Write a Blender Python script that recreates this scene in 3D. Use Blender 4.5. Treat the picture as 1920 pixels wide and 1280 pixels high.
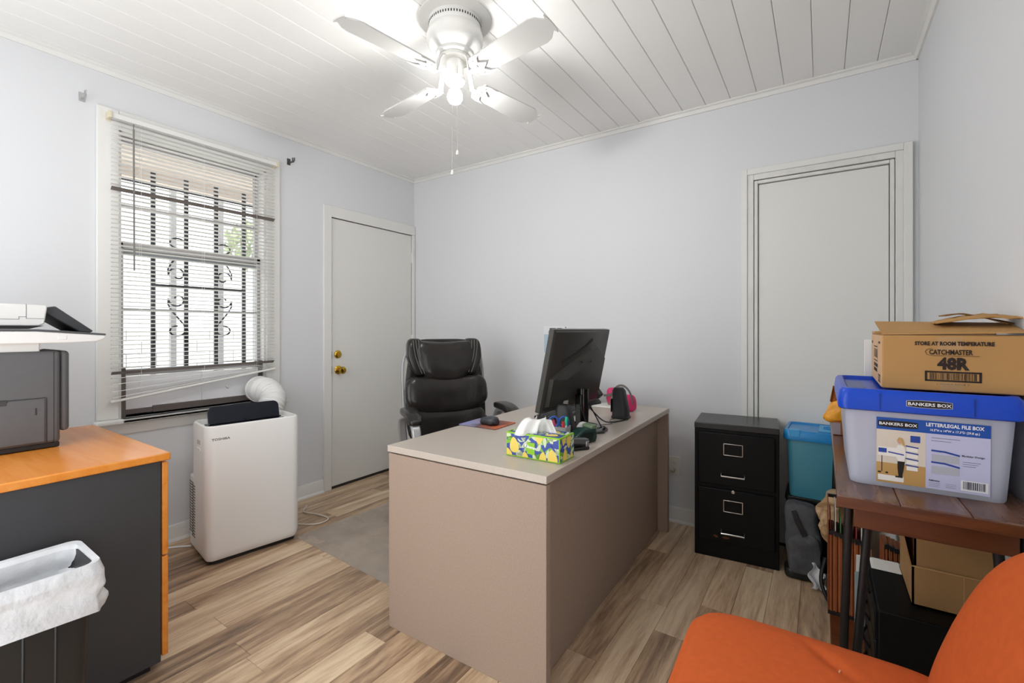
import bpy, bmesh, math, random
from mathutils import Vector, Matrix, noise
for o in list(bpy.data.objects): bpy.data.objects.remove(o)
S = bpy.context.scene
C = S.collection
PI = math.pi
rnd = random.Random(7)

# ------------------------------------------------------------------ camera
cam = bpy.data.cameras.new('camera'); camo = bpy.data.objects.new('camera', cam); C.objects.link(camo)
camo.location = (3.041, -2.946, 1.195)
camo.rotation_euler = (PI/2, 0, math.radians(33.904))
cam.sensor_width = 36.0; cam.lens = 863.0/1920*36.0
cam.shift_y = -23.0/1920; cam.clip_start = 0.02
S.camera = camo
# ------------------------------------------------------------------ sky, exposure
W = bpy.data.worlds.new('overcast_sky'); S.world = W; W.use_nodes = True
bg = W.node_tree.nodes['Background']; bg.inputs[0].default_value = (0.955, 0.978, 1.0, 1); bg.inputs[1].default_value = 2.75
S.view_settings.view_transform = 'Standard'; S.view_settings.look = 'None'
S.view_settings.exposure = 0.27; S.view_settings.gamma = 1.0; S.view_settings.use_curve_mapping = False
BULB = 250.0

# ------------------------------------------------------------------ helpers
def lin(h):
    h = h.lstrip('#'); c = [int(h[i:i+2], 16)/255 for i in (0, 2, 4)]
    return tuple((x/12.92 if x <= .04045 else ((x+.055)/1.055)**2.4) for x in c)
MATS = {}
def mat(name, col, rough=.5, metal=0., spec=.5, var=.0, vscale=8., bump=0., bscale=60., trans=0., coat=0., emit=0., sheen=0., stretch=None, ior=1.45):
    if name in MATS: return MATS[name]
    m = bpy.data.materials.new(name); m.use_nodes = True; MATS[name] = m
    nt = m.node_tree; b = nt.nodes['Principled BSDF']
    c = lin(col) if isinstance(col, str) else col
    b.inputs['Base Color'].default_value = (*c, 1); b.inputs['Roughness'].default_value = rough
    b.inputs['Metallic'].default_value = metal; b.inputs['Specular IOR Level'].default_value = spec
    b.inputs['Transmission Weight'].default_value = trans; b.inputs['Coat Weight'].default_value = coat
    b.inputs['IOR'].default_value = ior
    if sheen: b.inputs['Sheen Weight'].default_value = sheen
    if emit:
        b.inputs['Emission Color'].default_value = (1, .995, .985, 1); b.inputs['Emission Strength'].default_value = emit
    if var or bump:
        tc = nt.nodes.new('ShaderNodeTexCoord'); mp = nt.nodes.new('ShaderNodeMapping')
        if stretch: mp.inputs['Scale'].default_value = stretch
        nt.links.new(tc.outputs['Object'], mp.inputs[0])
    if var:
        n = nt.nodes.new('ShaderNodeTexNoise'); n.inputs['Scale'].default_value = vscale; n.inputs['Detail'].default_value = 6
        nt.links.new(mp.outputs[0], n.inputs['Vector'])
        r = nt.nodes.new('ShaderNodeValToRGB')
        r.color_ramp.elements[0].position = .3; r.color_ramp.elements[1].position = .7
        r.color_ramp.elements[0].color = (*[x*(1-var) for x in c], 1); r.color_ramp.elements[1].color = (*[min(1, x*(1+var)) for x in c], 1)
        nt.links.new(n.outputs['Fac'], r.inputs[0]); nt.links.new(r.outputs[0], b.inputs['Base Color'])
    if bump:
        n2 = nt.nodes.new('ShaderNodeTexNoise'); n2.inputs['Scale'].default_value = bscale; n2.inputs['Detail'].default_value = 4
        nt.links.new(mp.outputs[0], n2.inputs['Vector'])
        bp = nt.nodes.new('ShaderNodeBump'); bp.inputs['Strength'].default_value = bump; bp.inputs['Distance'].default_value = .01
        nt.links.new(n2.outputs['Fac'], bp.inputs['Height']); nt.links.new(bp.outputs[0], b.inputs['Normal'])
    return m

def woodmat(name, cols, rough=.4, axis=1, scale=1., rand=True, spec=.5):
    m = bpy.data.materials.new(name); m.use_nodes = True; nt = m.node_tree; b = nt.nodes['Principled BSDF']; L = nt.links.new; N = nt.nodes.new
    tc = N('ShaderNodeTexCoord'); mp = N('ShaderNodeMapping')
    sc = [19*scale]*3; sc[axis] = 1.7*scale; mp.inputs['Scale'].default_value = sc
    L(tc.outputs['Object'], mp.inputs[0])
    oi = N('ShaderNodeObjectInfo')
    n = N('ShaderNodeTexNoise'); n.noise_dimensions = '4D'; n.inputs['Scale'].default_value = 1.1; n.inputs['Detail'].default_value = 9; n.inputs['Roughness'].default_value = .62; n.inputs['Distortion'].default_value = .8
    L(mp.outputs[0], n.inputs['Vector'])
    w = N('ShaderNodeMath'); w.operation = 'MULTIPLY'; w.inputs[1].default_value = 37.; L(oi.outputs['Random'], w.inputs[0]); L(w.outputs[0], n.inputs['W'])
    n3 = N('ShaderNodeTexNoise'); n3.noise_dimensions = '4D'; n3.inputs['Scale'].default_value = 4.5; n3.inputs['Roughness'].default_value = .7; n3.inputs['Detail'].default_value = 5; L(mp.outputs[0], n3.inputs['Vector']); L(w.outputs[0], n3.inputs['W'])
    ad = N('ShaderNodeMath'); ad.operation = 'MULTIPLY_ADD'; ad.inputs[1].default_value = .62; L(n3.outputs['Fac'], ad.inputs[0])
    ad2 = N('ShaderNodeMath'); ad2.operation = 'MULTIPLY_ADD'; ad2.inputs[1].default_value = (.46 if rand else 0); ad2.inputs[2].default_value = (-.60 if rand else -.3)
    L(oi.outputs['Random'], ad2.inputs[0]); L(ad2.outputs[0], ad.inputs[2])
    ad3 = N('ShaderNodeMath'); ad3.operation = 'MULTIPLY_ADD'; ad3.inputs[1].default_value = 1.4; L(n.outputs['Fac'], ad3.inputs[0]); L(ad.outputs[0], ad3.inputs[2])
    r = N('ShaderNodeValToRGB'); els = r.color_ramp.elements
    while len(els) < len(cols): els.new(.5)
    for i, (p, c) in enumerate(cols): els[i].position = p; els[i].color = (*lin(c), 1)
    L(ad3.outputs[0], r.inputs[0]); L(r.outputs[0], b.inputs['Base Color'])
    b.inputs['Roughness'].default_value = rough; b.inputs['Specular IOR Level'].default_value = spec
    bp = N('ShaderNodeBump'); bp.inputs['Strength'].default_value = .12; bp.inputs['Distance'].default_value = .004; L(n3.outputs['Fac'], bp.inputs['Height']); L(bp.outputs[0], b.inputs['Normal'])
    return m

class MB:
    def __init__(s): s.v = []; s.f = []
    def add(s, vs, fs, M=None):
        k = len(s.v)
        s.v += [tuple(M @ Vector(v)) if M is not None else tuple(v) for v in vs]
        s.f += [tuple(i+k for i in f) for f in fs]; return s
    def box(s, x0, x1, y0, y1, z0, z1, M=None):
        vs = [(x, y, z) for x in (x0, x1) for y in (y0, y1) for z in (z0, z1)]
        return s.add(vs, [(0, 1, 3, 2), (4, 6, 7, 5), (0, 4, 5, 1), (2, 3, 7, 6), (0, 2, 6, 4), (1, 5, 7, 3)], M)
    def loft(s, rings, cap=True, close=True, M=None):
        n = len(rings[0]); vs = [p for r in rings for p in r]; fs = []
        for i in range(len(rings)-1):
            for j in range(n if close else n-1):
                k = (j+1) % n; fs.append((i*n+j, i*n+k, (i+1)*n+k, (i+1)*n+j))
        if cap: fs.append(tuple(range(n))[::-1]); fs.append(tuple((len(rings)-1)*n+j for j in range(n)))
        return s.add(vs, fs, M)
    def lathe(s, prof, n=24, M=None, cap=True):
        return s.loft([[(r*math.cos(2*PI*j/n), r*math.sin(2*PI*j/n), z) for j in range(n)] for r, z in prof], cap, True, M)
    def tube(s, path, r, n=8, M=None, cap=True, up=None):
        P = [Vector(p) for p in path]; rings = []; T0 = None
        for i, p in enumerate(P):
            t = (P[min(i+1, len(P)-1)]-P[max(i-1, 0)]).normalized()
            if T0 is None:
                a = Vector(up) if up else (Vector((0, 0, 1)) if abs(t.z) < .9 else Vector((1, 0, 0)))
                u = t.cross(a).normalized()
            else:
                u = (u-t*u.dot(t)).normalized()
            T0 = t; w = t.cross(u); rr = r(i/(len(P)-1)) if callable(r) else r
            rings.append([tuple(p+(u*math.cos(2*PI*j/n)+w*math.sin(2*PI*j/n))*rr) for j in range(n)])
        return s.loft(rings, cap, True, M)
    def strip(s, path, w, h, M=None, up=(0, 0, 1)):
        P = [Vector(p) for p in path]; rings = []
        for i, p in enumerate(P):
            t = (P[min(i+1, len(P)-1)]-P[max(i-1, 0)]).normalized(); u = Vector(up).cross(t).normalized(); q = t.cross(u)
            rings.append([tuple(p+u*a*w/2+q*b*h/2) for a, b in ((-1, -1), (1, -1), (1, 1), (-1, 1))])
        return s.loft(rings, True, True, M)
    def cyl(s, p0, p1, r, n=16, r1=None, M=None):
        r1 = r if r1 is None else r1
        return s.tube([p0, p1], lambda t: r+(r1-r)*t, n, M)
    def prism(s, poly, a, b, ax='z', M=None):
        f = {'z': lambda p, h: (p[0], p[1], h), 'y': lambda p, h: (p[0], h, p[1]), 'x': lambda p, h: (h, p[0], p[1])}[ax]
        return s.loft([[f(p, a) for p in poly], [f(p, b) for p in poly]], True, True, M)
    def sbox(s, sx, sy, sz, k=6, n=10, fn=None, M=None):
        vs = []; fs = []; idx = {}
        def vid(p):
            key = tuple(round(c*n) for c in p)
            if key not in idx:
                d = sum(abs(c)**k for c in p)**(1/k); q = Vector((p[0]/d*sx/2, p[1]/d*sy/2, p[2]/d*sz/2))
                if fn: q = Vector(fn(q, p))
                idx[key] = len(vs); vs.append(tuple(q))
            return idx[key]
        for a in range(3):
            for sg in (-1, 1):
                for i in range(-n, n, 2):
                    for j in range(-n, n, 2):
                        q = []
                        for di, dj in ((0, 0), (2, 0), (2, 2), (0, 2)):
                            p = [0, 0, 0]; p[a] = sg; p[(a+1) % 3] = (i+di)/n; p[(a+2) % 3] = (j+dj)/n; q.append(vid(p))
                        fs.append(tuple(q if sg > 0 else q[::-1]))
        return s.add(vs, fs, M)
    def grid(s, fn, nu, nv, M=None):
        vs = [fn(i/nu, j/nv) for i in range(nu+1) for j in range(nv+1)]
        return s.add(vs, [(i*(nv+1)+j, (i+1)*(nv+1)+j, (i+1)*(nv+1)+j+1, i*(nv+1)+j+1) for i in range(nu) for j in range(nv)], M)
    def mesh(s, name, ang=40):
        me = bpy.data.meshes.new(name); me.from_pydata(s.v, [], s.f); me.update()
        bm = bmesh.new(); bm.from_mesh(me); bmesh.ops.recalc_face_normals(bm, faces=bm.faces); bm.to_mesh(me); bm.free()
        me.polygons.foreach_set('use_smooth', [True]*len(me.polygons)); me.set_sharp_from_angle(angle=math.radians(ang))
        return me
def T(x=0, y=0, z=0, rx=0, ry=0, rz=0, s=1):
    return Matrix.Translation((x, y, z)) @ Matrix.Rotation(rz, 4, 'Z') @ Matrix.Rotation(ry, 4, 'Y') @ Matrix.Rotation(rx, 4, 'X') @ Matrix.Scale(s, 4)
def link(o, parent=None):
    C.objects.link(o)
    if parent is not None: o.parent = parent
    return o
def obj(name, mb, m, parent=None, bev=0., ang=40, seg=2, solid=0, label=None):
    me = mb if isinstance(mb, bpy.types.Mesh) else mb.mesh(name, ang)
    o = bpy.data.objects.new(name, me)
    if not me.materials: me.materials.append(m)
    link(o, parent)
    if solid:
        q = o.modifiers.new('solid', 'SOLIDIFY'); q.thickness = solid; q.offset = 0
    if bev:
        q = o.modifiers.new('bevel', 'BEVEL'); q.width = bev; q.segments = seg; q.limit_method = 'ANGLE'; q.angle_limit = math.radians(35); q.harden_normals = False
    if label: o['label'] = label
    return o
def tag(o, label, cat, group=None, kind=None):
    o['label'] = label; o['category'] = cat
    if group: o['group'] = group
    if kind: o['kind'] = kind
    return o
def thing(name, label, cat, loc=(0, 0, 0), rz=0, group=None, kind=None):
    o = bpy.data.objects.new(name, None); o.empty_display_size = .05; link(o); o.location = loc; o.rotation_euler = (0, 0, rz)
    return tag(o, label, cat, group, kind)
def struct(name, mb, m, label, cat, bev=0): return tag(obj(name, mb, m, None, bev), label, cat, kind='structure')
def text(mb, s, size, M, sx=1., bold=0., align='CENTER', shear=0.):
    cu = bpy.data.curves.new('t', 'FONT'); cu.body = s; cu.size = size; cu.align_x = align; cu.offset = bold*size; cu.shear = shear; cu.resolution_u = 2
    ob = bpy.data.objects.new('t', cu); C.objects.link(ob)
    me = bpy.data.meshes.new_from_object(ob.evaluated_get(bpy.context.evaluated_depsgraph_get()))
    mb.add([(v.co.x*sx, v.co.y, v.co.z) for v in me.vertices], [tuple(p.vertices) for p in me.polygons], M)
    bpy.data.objects.remove(ob); bpy.data.meshes.remove(me); return mb
def face(origin, u, v):            # matrix: local x -> u, local y -> v, z -> outward
    u = Vector(u).normalized(); v = Vector(v).normalized(); w = u.cross(v)
    M = Matrix((u, v, w)).transposed().to_4x4(); M.translation = origin; return M
def poly(mb, pts, M, z=0.): return mb.add([(p[0], p[1], z) for p in pts], [tuple(range(len(pts)))], M)
def rect(mb, x0, x1, y0, y1, M, z=0.): return poly(mb, [(x0, y0), (x1, y0), (x1, y1), (x0, y1)], M, z)
def rrect(w, d, r, n=5, cx=0, cy=0):
    out = []
    for k, (sx, sy) in enumerate(((1, 1), (-1, 1), (-1, -1), (1, -1))):
        for i in range(n+1):
            a = PI/2*(k+i/n); out.append((cx+sx*(w/2-r)+r*math.cos(a), cy+sy*(d/2-r)+r*math.sin(a)))
    return out
def smooth_path(pts, n=8):
    P = [Vector(p) for p in pts]; out = []
    for i in range(len(P)-1):
        a = P[max(i-1, 0)]; b = P[i]; c = P[i+1]; d = P[min(i+2, len(P)-1)]
        for k in range(n):
            t = k/n; out.append(.5*((2*b)+(c-a)*t+(2*a-5*b+4*c-d)*t*t+(3*b-a-3*c+d)*t**3))
    return out+[P[-1]]
def copy_tree(o, parent=None):
    c = o.copy(); C.objects.link(c); c.parent = parent
    for ch in list(o.children): copy_tree(ch, c)
    return c

# ------------------------------------------------------------------ materials
WALL = mat('wall_paint', '#dadbdd', .55, var=.012, vscale=1.5, bump=.03, bscale=40)
TRIM = mat('trim_paint', '#e2e1dd', .4, var=.01, vscale=3)
TRIMW = mat('worn_trim_paint', '#dcdbd6', .45, var=.06, vscale=9, stretch=(2, 2, .6))
CEIL = mat('ceiling_paint', '#edece9', .32, var=.012, vscale=2, bump=.05, bscale=25)
DOOR = mat('door_paint', '#e0dfda', .4, var=.01, vscale=2)
DARK = mat('dark_gap', '#2c2926', .8)
FLOORW = woodmat('floor_wood', [(.06, '#2e231b'), (.24, '#634f3e'), (.46, '#9b7f66'), (.66, '#c2a484'), (.92, '#e2caa9')], rough=.32)
BRASS = mat('brass', '#c9a23c', .22, metal=1.)
WHITE = mat('white_plastic', '#e9e9e7', .35)
STEEL = mat('brushed_steel', '#b8b8b6', .3, metal=1.)
CHROME = mat('chrome', '#d8d8d8', .12, metal=1.)
BLACK = mat('black_plastic', '#1b1b1c', .4)
PRINT = mat('print_black', '#1d1a18', .6)
PRINTW = mat('print_white', '#f4f4f4', .6)
LEATHER = mat('black_leather', '#262321', .23, var=.2, vscale=10, bump=.14, bscale=55)
IRON = mat('black_iron', '#141414', .5)
PAPER = mat('white_paper', '#eeeeea', .7)

# ------------------------------------------------------------------ room shell
X1 = 3.431; ZC = 2.53; Y0 = -3.2
floor = struct('floor', MB().box(0, X1, Y0, 0, -.06, -.003), DARK, 'wood-look plank floor of the office', 'floor')
PW = .1185; k = 0
for i in range(math.ceil(X1/PW)):
    x0 = i*PW; w = min(PW, X1-x0)
    y = 0.0 - rnd.uniform(.12, .95); edges = [0.]
    while y > Y0: edges.append(y); y -= .95
    edges.append(Y0)
    for a, b in zip(edges[:-1], edges[1:]):
        l = a-b; c = .0012; g = .0004
        rings = [[(-w/2+q, -l/2+q, z), (w/2-q, -l/2+q, z), (w/2-q, l/2-q, z), (-w/2+q, l/2-q, z)] for q, z in ((g, -.003), (g, -c), (g+c, 0))]
        o = obj('floor_plank', MB().loft(rings), FLOORW, floor); o.location = (x0+w/2, (a+b)/2, 0)
ceiling = struct('ceiling', MB().box(0, X1, Y0, 0, ZC+.012, ZC+.06), TRIM, 'white painted board ceiling with open grooves', 'ceiling')
xs = [0.]+[.062+i*.1338 for i in range(26) if 0 < .062+i*.1338 < X1-.02]+[X1]
bmesh_cache = {}
for a, b in zip(xs[:-1], xs[1:]):
    w = round(b-a, 4)
    if w not in bmesh_cache:
        g = .0008; c = .0028; prof = [(-w/2+g, .012), (-w/2+g, c), (-w/2+g+c, 0), (w/2-g-c, 0), (w/2-g, c), (w/2-g, .012)]
        bmesh_cache[w] = MB().prism(prof, Y0, 0, 'y').mesh('ceiling_board', 20); bmesh_cache[w].materials.append(CEIL)
    o = obj('ceiling_board', bmesh_cache[w], CEIL, ceiling); o.location = ((a+b)/2, 0, ZC)
wx = -.14
WY0, WY1, WZ0, WZ1 = -2.10, -1.335, .73, 2.24
wl = MB()
wl.box(wx, 0, Y0, WY0, 0, ZC).box(wx, 0, WY0, WY1, 0, WZ0).box(wx, 0, WY0, WY1, WZ1, ZC).box(wx, 0, WY1, -.86, 0, ZC).box(wx, 0, -.86, -.03, 2.04, ZC).box(wx, 0, -.03, .14, 0, ZC)
struct('wall_left', wl, WALL, 'pale grey wall on the left with the window and entry door', 'wall')
wb = MB().box(0, 2.70, 0, .14, 0, ZC).box(2.70, 3.37, 0, .14, 2.06, ZC).box(3.37, X1+.14, 0, .14, 0, ZC)
struct('wall_back', wb, WALL, 'pale grey back wall with the closet door', 'wall')
struct('wall_right', MB().box(X1, X1+.14, -2.5, 0, 0, ZC).box(X1, X1+.14, -3.15, -2.5, 2.2, ZC).box(X1, X1+.14, Y0, -3.15, 0, ZC), WALL, 'pale grey wall on the right side', 'wall')  # unseen doorway at the near end, added to let in sky fill
OX0, OX1, OZ = .30, 2.2, 2.42  # unseen opening added behind the viewer, sized for the sky fill it lets in
struct('wall_front', MB().box(wx, OX0, Y0-.14, Y0, 0, ZC).box(OX1, X1+.14, Y0-.14, Y0, 0, ZC).box(OX0, OX1, Y0-.14, Y0, OZ, ZC), WALL, 'wall with an unseen opening behind the viewer, added for fill light', 'wall')
# crown and base trim
cp = [(0, 0), (.03, 0), (.03, -.007), (.018, -.012), (.012, -.024), (.009, -.03), (0, -.03)]
struct('trim_1', MB().prism([(a, ZC+b) for a, b in cp], Y0, 0, 'y'), TRIM, 'white crown moulding along the window wall', 'moulding')
struct('trim_2', MB().prism([(-a, ZC+b) for a, b in cp], 0, X1, 'x'), TRIM, 'white crown moulding along the back wall', 'moulding')
struct('trim_3', MB().prism([(X1-a, ZC+b) for a, b in cp], Y0, 0, 'y'), TRIM, 'white crown moulding along the right wall', 'moulding')
bp_ = [(0, 0), (.024, 0), (.023, .008), (.018, .014), (.012, .017), (.012, .085), (.008, .092), (0, .092)]
struct('baseboard_left', MB().prism(bp_, Y0, -.916, 'y'), TRIM, 'white baseboard under the window', 'baseboard')
struct('baseboard_back', MB().prism([(-a, b) for a, b in bp_], 0, 2.656, 'x'), TRIM, 'white baseboard along the back wall', 'baseboard')
struct('baseboard_right', MB().prism([(X1-a, b) for a, b in bp_], -2.5, 0, 'y'), TRIM, 'white baseboard along the right wall', 'baseboard')

# window
win = thing('window_1', 'white-cased window with metal sashes behind the blind', 'window', (0, 0, 0), kind='structure')
def casing(mb, y0, y1, z0, z1): mb.box(0, .018, y0, y1, z0, z1)
m = MB(); m.box(0, .018, -2.19, WY0, WZ0, 2.33); m.box(0, .018, WY1, -1.245, WZ0, 2.33); m.box(0, .018, WY0, WY1, WZ1, 2.33)
obj('casing', m, TRIM, win, .004)
obj('jamb', MB().box(-.14, .002, WY0, WY0+.012, WZ0, WZ1).box(-.14, .002, WY1-.012, WY1, WZ0, WZ1).box(-.14, .002, WY0, WY1, WZ1-.012, WZ1), TRIM, win)
obj('stool', MB().box(-.14, .055, -2.10, -1.335, .705, .73).box(0, .055, -2.20, -1.205, .705, .73), TRIM, win, .008, seg=3)
obj('apron', MB().prism([(0, .705), (.028, .705), (.028, .69), (.02, .68), (.016, .655), (.01, .645), (0, .645)], -2.185, -1.24, 'y'), TRIM, win)
ALU = mat('grey_aluminium', '#a9a7a6', .4, metal=.3); BRONZE = mat('bronze_aluminium', '#6b625d', .45, metal=.2)
def sash(name, x, z0, z1, mz, rail, m_):
    g = MB(); y0, y1 = WY0+.012, WY1-.012; t = .012
    g.box(x-t, x+t, y0, y0+.022, z0, z1).box(x-t, x+t, y1-.022, y1, z0, z1).box(x-t, x+t, y0, y1, z0, z0+rail).box(x-t, x+t, y0, y1, z1-rail, z1)
    for q in mz: g.box(x-.006, x+.006, y0, y1, q-.008, q+.008)
    s = obj(name, g, m_, win, .002)
    obj('pane', MB().box(x-.002, x+.002, y0+.02, y1-.02, z0+rail*.8, z1-rail*.8), GLASS, s)
GLASS = bpy.data.materials.new('window_glass'); GLASS.use_nodes = True
nt = GLASS.node_tree; nt.nodes.remove(nt.nodes['Principled BSDF'])
mx = nt.nodes.new('ShaderNodeMixShader'); tr = nt.nodes.new('ShaderNodeBsdfTransparent'); gl = nt.nodes.new('ShaderNodeBsdfGlossy'); gl.inputs['Roughness'].default_value = .02
mx.inputs[0].default_value = .06; nt.links.new(tr.outputs[0], mx.inputs[1]); nt.links.new(gl.outputs[0], mx.inputs[2]); nt.links.new(mx.outputs[0], nt.nodes['Material Output'].inputs['Surface'])
tr.inputs[0].default_value = (.93, .95, .96, 1)
sash('upper_sash', -.085, 1.60, WZ1-.012, [1.86], .035, ALU)
sash('lower_sash', -.055, .945, 1.66, [1.30], .035, ALU)
obj('track', MB().box(-.07, -.01, WY0+.012, WY0+.035, WZ0, .99).box(-.07, -.01, WY1-.035, WY1-.012, WZ0, .99), BRONZE, win, .002)
obj('sill_bar', MB().box(-.045, -.02, WY0+.02, WY0+.16, .742, .768).box(-.048, -.014, WY0+.155, WY1-.03, .738, .775), BRONZE, win, .003)

# entry door in the left wall
d1 = thing('door_1', 'plain white entry door with brass deadbolt and knob', 'door', kind='structure')
obj('casing', MB().box(0, .018, -.915, -.852, 0, 2.115).box(0, .018, -.852, -.004, 2.032, 2.115).box(0, .018, -.032, -.004, 0, 2.032), TRIM, d1, .003)
obj('slab', MB().box(-.045, .002, -.846, -.036, .018, 2.027), DOOR, d1, .002)
obj('door_gap_shadow', MB().box(-.14, -.05, -.86, -.03, 0, 2.04).box(-.05, .006, -.86, -.03, 0, .016), DARK, d1)  # dark block behind the slab, coloured as the shadow in the door gaps
def lathe_x(prof, y, z, x0=0): return MB().lathe(prof, 24, T(x0, y, z, ry=PI/2))
kn = obj('knob', lathe_x([(.033, 0), (.033, .004), (.028, .008), (.014, .012), (.012, .03), (.019, .036), (.027, .045), (.028, .055), (.024, .066), (.012, .069), (.011, .064)], -.785, .887, .002), BRASS, d1)
obj('key_button', lathe_x([(.0095, 0), (.009, .006), (.003, .008)], -.785, .887, .064), BRASS, kn)
db = obj('deadbolt', lathe_x([(.031, 0), (.031, .004), (.027, .009), (.017, .012), (.016, .016)], -.79, 1.005, .002), BRASS, d1)
obj('thumb_turn', MB().box(.016, .03, -.805, -.775, 1.0, 1.010), BRASS, db, .002)
obj('strike_plate', MB().box(.002, .0185, -.8525, -.849, .86, .92).box(.002, .0185, -.8525, -.849, .975, 1.03), STEEL, d1)
for z in (.25, 1.1, 1.83): obj('hinge', MB().cyl((.008, -.033, z-.045), (.008, -.033, z+.045), .006, 10).box(.001, .004, -.055, -.033, z-.045, z+.045), TRIM, d1)

# closet door in the back wall
d2 = thing('door_2', 'flat white closet door in a stepped worn frame', 'door', kind='structure')
def frame_y(x0, x1, z1, w, t0, t1):  # picture-frame casing on back wall, open at bottom
    return MB().box(x0, x0+w, t1, t0, 0, z1).box(x1-w, x1, t1, t0, 0, z1).box(x0+w, x1-w, t1, t0, z1-w, z1)
obj('casing', frame_y(2.657, 3.409, 2.105, .034, 0, -.024), TRIM, d2, .003)
obj('inner_casing', frame_y(2.690, 3.376, 2.072, .032, .02, -.016), TRIMW, d2, .003)
obj('door_stop', frame_y(2.7245, 3.3415, 2.036, .018, .03, -.010), TRIMW, d2, .003)
obj('slab', MB().box(2.7455, 3.3205, .004, .04, .012, 2.0145), DOOR, d2, .002)
obj('door_gap_shadow', MB().box(2.70, 3.37, .045, .14, 0, 2.06).box(2.71, 3.36, .0005, .14, -.06, .011), DARK, d2)  # dark filler painted as closet door gap shadow, also stops sky light leaking in

# ------------------------------------------------------------------ outside the window
LAWN = mat('pale_gravel', '#d3cfc6', .9, var=.25, vscale=6)
struct('ground', MB().box(-9, -.16, -8, 8, -.25, -.2), LAWN, 'pale gravel ground outside the window', 'ground')
SOFF = mat('beige_soffit_paint', '#e6d6c8', .7, var=.04, vscale=4)
pc = thing('roof_eave', 'beige boarded eave seen through the top of the window', 'roof')
for i in range(3): obj('soffit_board', MB().box(-.62+i*.155, -.47+i*.155, -4, 1.5, 2.24, 2.26), SOFF, pc)
obj('fascia', MB().box(-.66, -.62, -4, 1.5, 2.17, 2.34), SOFF, pc)
obj('deck', MB().box(-.66, -.141, -4, 1.5, 2.261, 2.28), SOFF, pc)
POST = mat('grey_post_paint', '#9a9896', .6)
for i, (y, lb) in enumerate(((-1.284, 'grey garden post nearer the printer side, behind the window bars'), (-.906, 'grey garden post nearer the entry door, behind the window bars'))):
    p = thing('garden_post', lb, 'post', (-1.6, y, -.2), group='garden posts outside the window')
    obj('shaft', MB().box(-.022, .022, -.022, .022, .0, 2.9), POST, p, .004)
    obj('base', MB().box(-.055, .055, -.055, .055, 0, .08), POST, p, .004)
HEDGE = mat('hedge_leaves', '#b4bd98', .8, var=.35, vscale=5)
def leafclump(name, x, y, z, r, seed, n=420):
    q = random.Random(seed); g = MB()
    for _ in range(n):
        d = Vector((q.gauss(0, 1), q.gauss(0, 1), q.gauss(0, 1))).normalized()*r*q.uniform(.6, 1)
        M = T(d.x, d.y, d.z*.8, q.uniform(0, 6), q.uniform(0, 6), q.uniform(0, 6))
        s_ = q.uniform(.05, .10); g.add([(-s_, 0, 0), (0, -s_*.5, 0.01), (s_, 0, 0), (0, s_*.5, .01)], [(0, 1, 2, 3)], M)
    return g
for i, (y, r, z, lb) in enumerate(((1.0, .5, 2.75, 'pale leafy young tree beyond the garden, seen behind the right bars'), (2.9, .6, 1.2, 'low pale leafy shrub beyond the garden, seen behind the right bars'))):
    s_ = thing('shrub', lb, 'shrub', (-4.6, y, -.2), group='shrubs beyond the garden')
    o = obj('foliage', leafclump('foliage', 0, 0, 0, r, i+3, 420), HEDGE, s_); o.location.z = z; o['kind'] = 'stuff'
    obj('stem', MB().tube([(0, 0, 0), (.03, 0, z*.5), (0, .04, z)], .05, 8), mat('bark', '#6b5a4a', .9), s_)
BLOCK = mat('pale_block', '#dedad5', .9, var=.1, vscale=9)
gw = thing('garden_wall', 'pale block garden wall far beyond the window', 'wall', (-6.2, 1.5, -.2))
blk = MB().box(-.09, .09, -.195, .195, 0, .19).mesh('block'); blk.materials.append(BLOCK)
for r_ in range(7):
    for c_ in range(16):
        o = obj('block', blk, BLOCK, gw); o.location = (0, -3.2+c_*.4+(r_ % 2)*.2, r_*.2)
# security bars
gr = thing('security_grille', 'black iron security bars with scrollwork outside the window', 'window grille', (-.2, 0, 0))
by = [-1.884, -1.715, -1.547, -1.375]
for y in by: obj('bar', MB().box(-.006, .006, y-.011, y+.011, .80, 2.11), IRON, gr)
for z in (.88, 1.455, 2.04): obj('cross_bar', MB().box(-.016, -.006, -2.14 if z != 1.455 else by[0], -1.29 if z != 1.455 else by[3], z-.007, z+.007), IRON, gr)
for y in (-2.13, -1.30):
    for z in (.88, 2.04): obj('wall_mount', MB().box(-.012, .0602, y-.012, y+.012, z-.012, z+.012), IRON, gr)
def scroll(y0, sg, top):
    p = []; zc = 1.525 if top else 1.375; s = 1 if top else -1
    for i in range(22):                      # inner curl near the middle bar
        a = i/21*2*PI*.95; r = .016+.032*i/21; p.append((y0+sg*(.045+r*math.cos(a+.4)), zc+s*(-r*math.sin(a+.4))))
    p += [(y0+sg*.095, zc+s*.03), (y0+sg*.075, zc+s*.07), (y0+sg*.01, zc+s*.155)]
    for i in range(14):
        a = i/13*PI*1.5; p.append((y0+sg*(.045-.04*math.cos(a)), zc+s*(.19+.03*math.sin(a)*1.0)))
    return [(0, a, b) for a, b in p]
for y0, sg in ((by[1], -1), (by[2], 1)):
    for top in (True, False): obj('scroll', MB().tube(scroll(y0, sg, top), .005, 6), IRON, gr)

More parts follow.
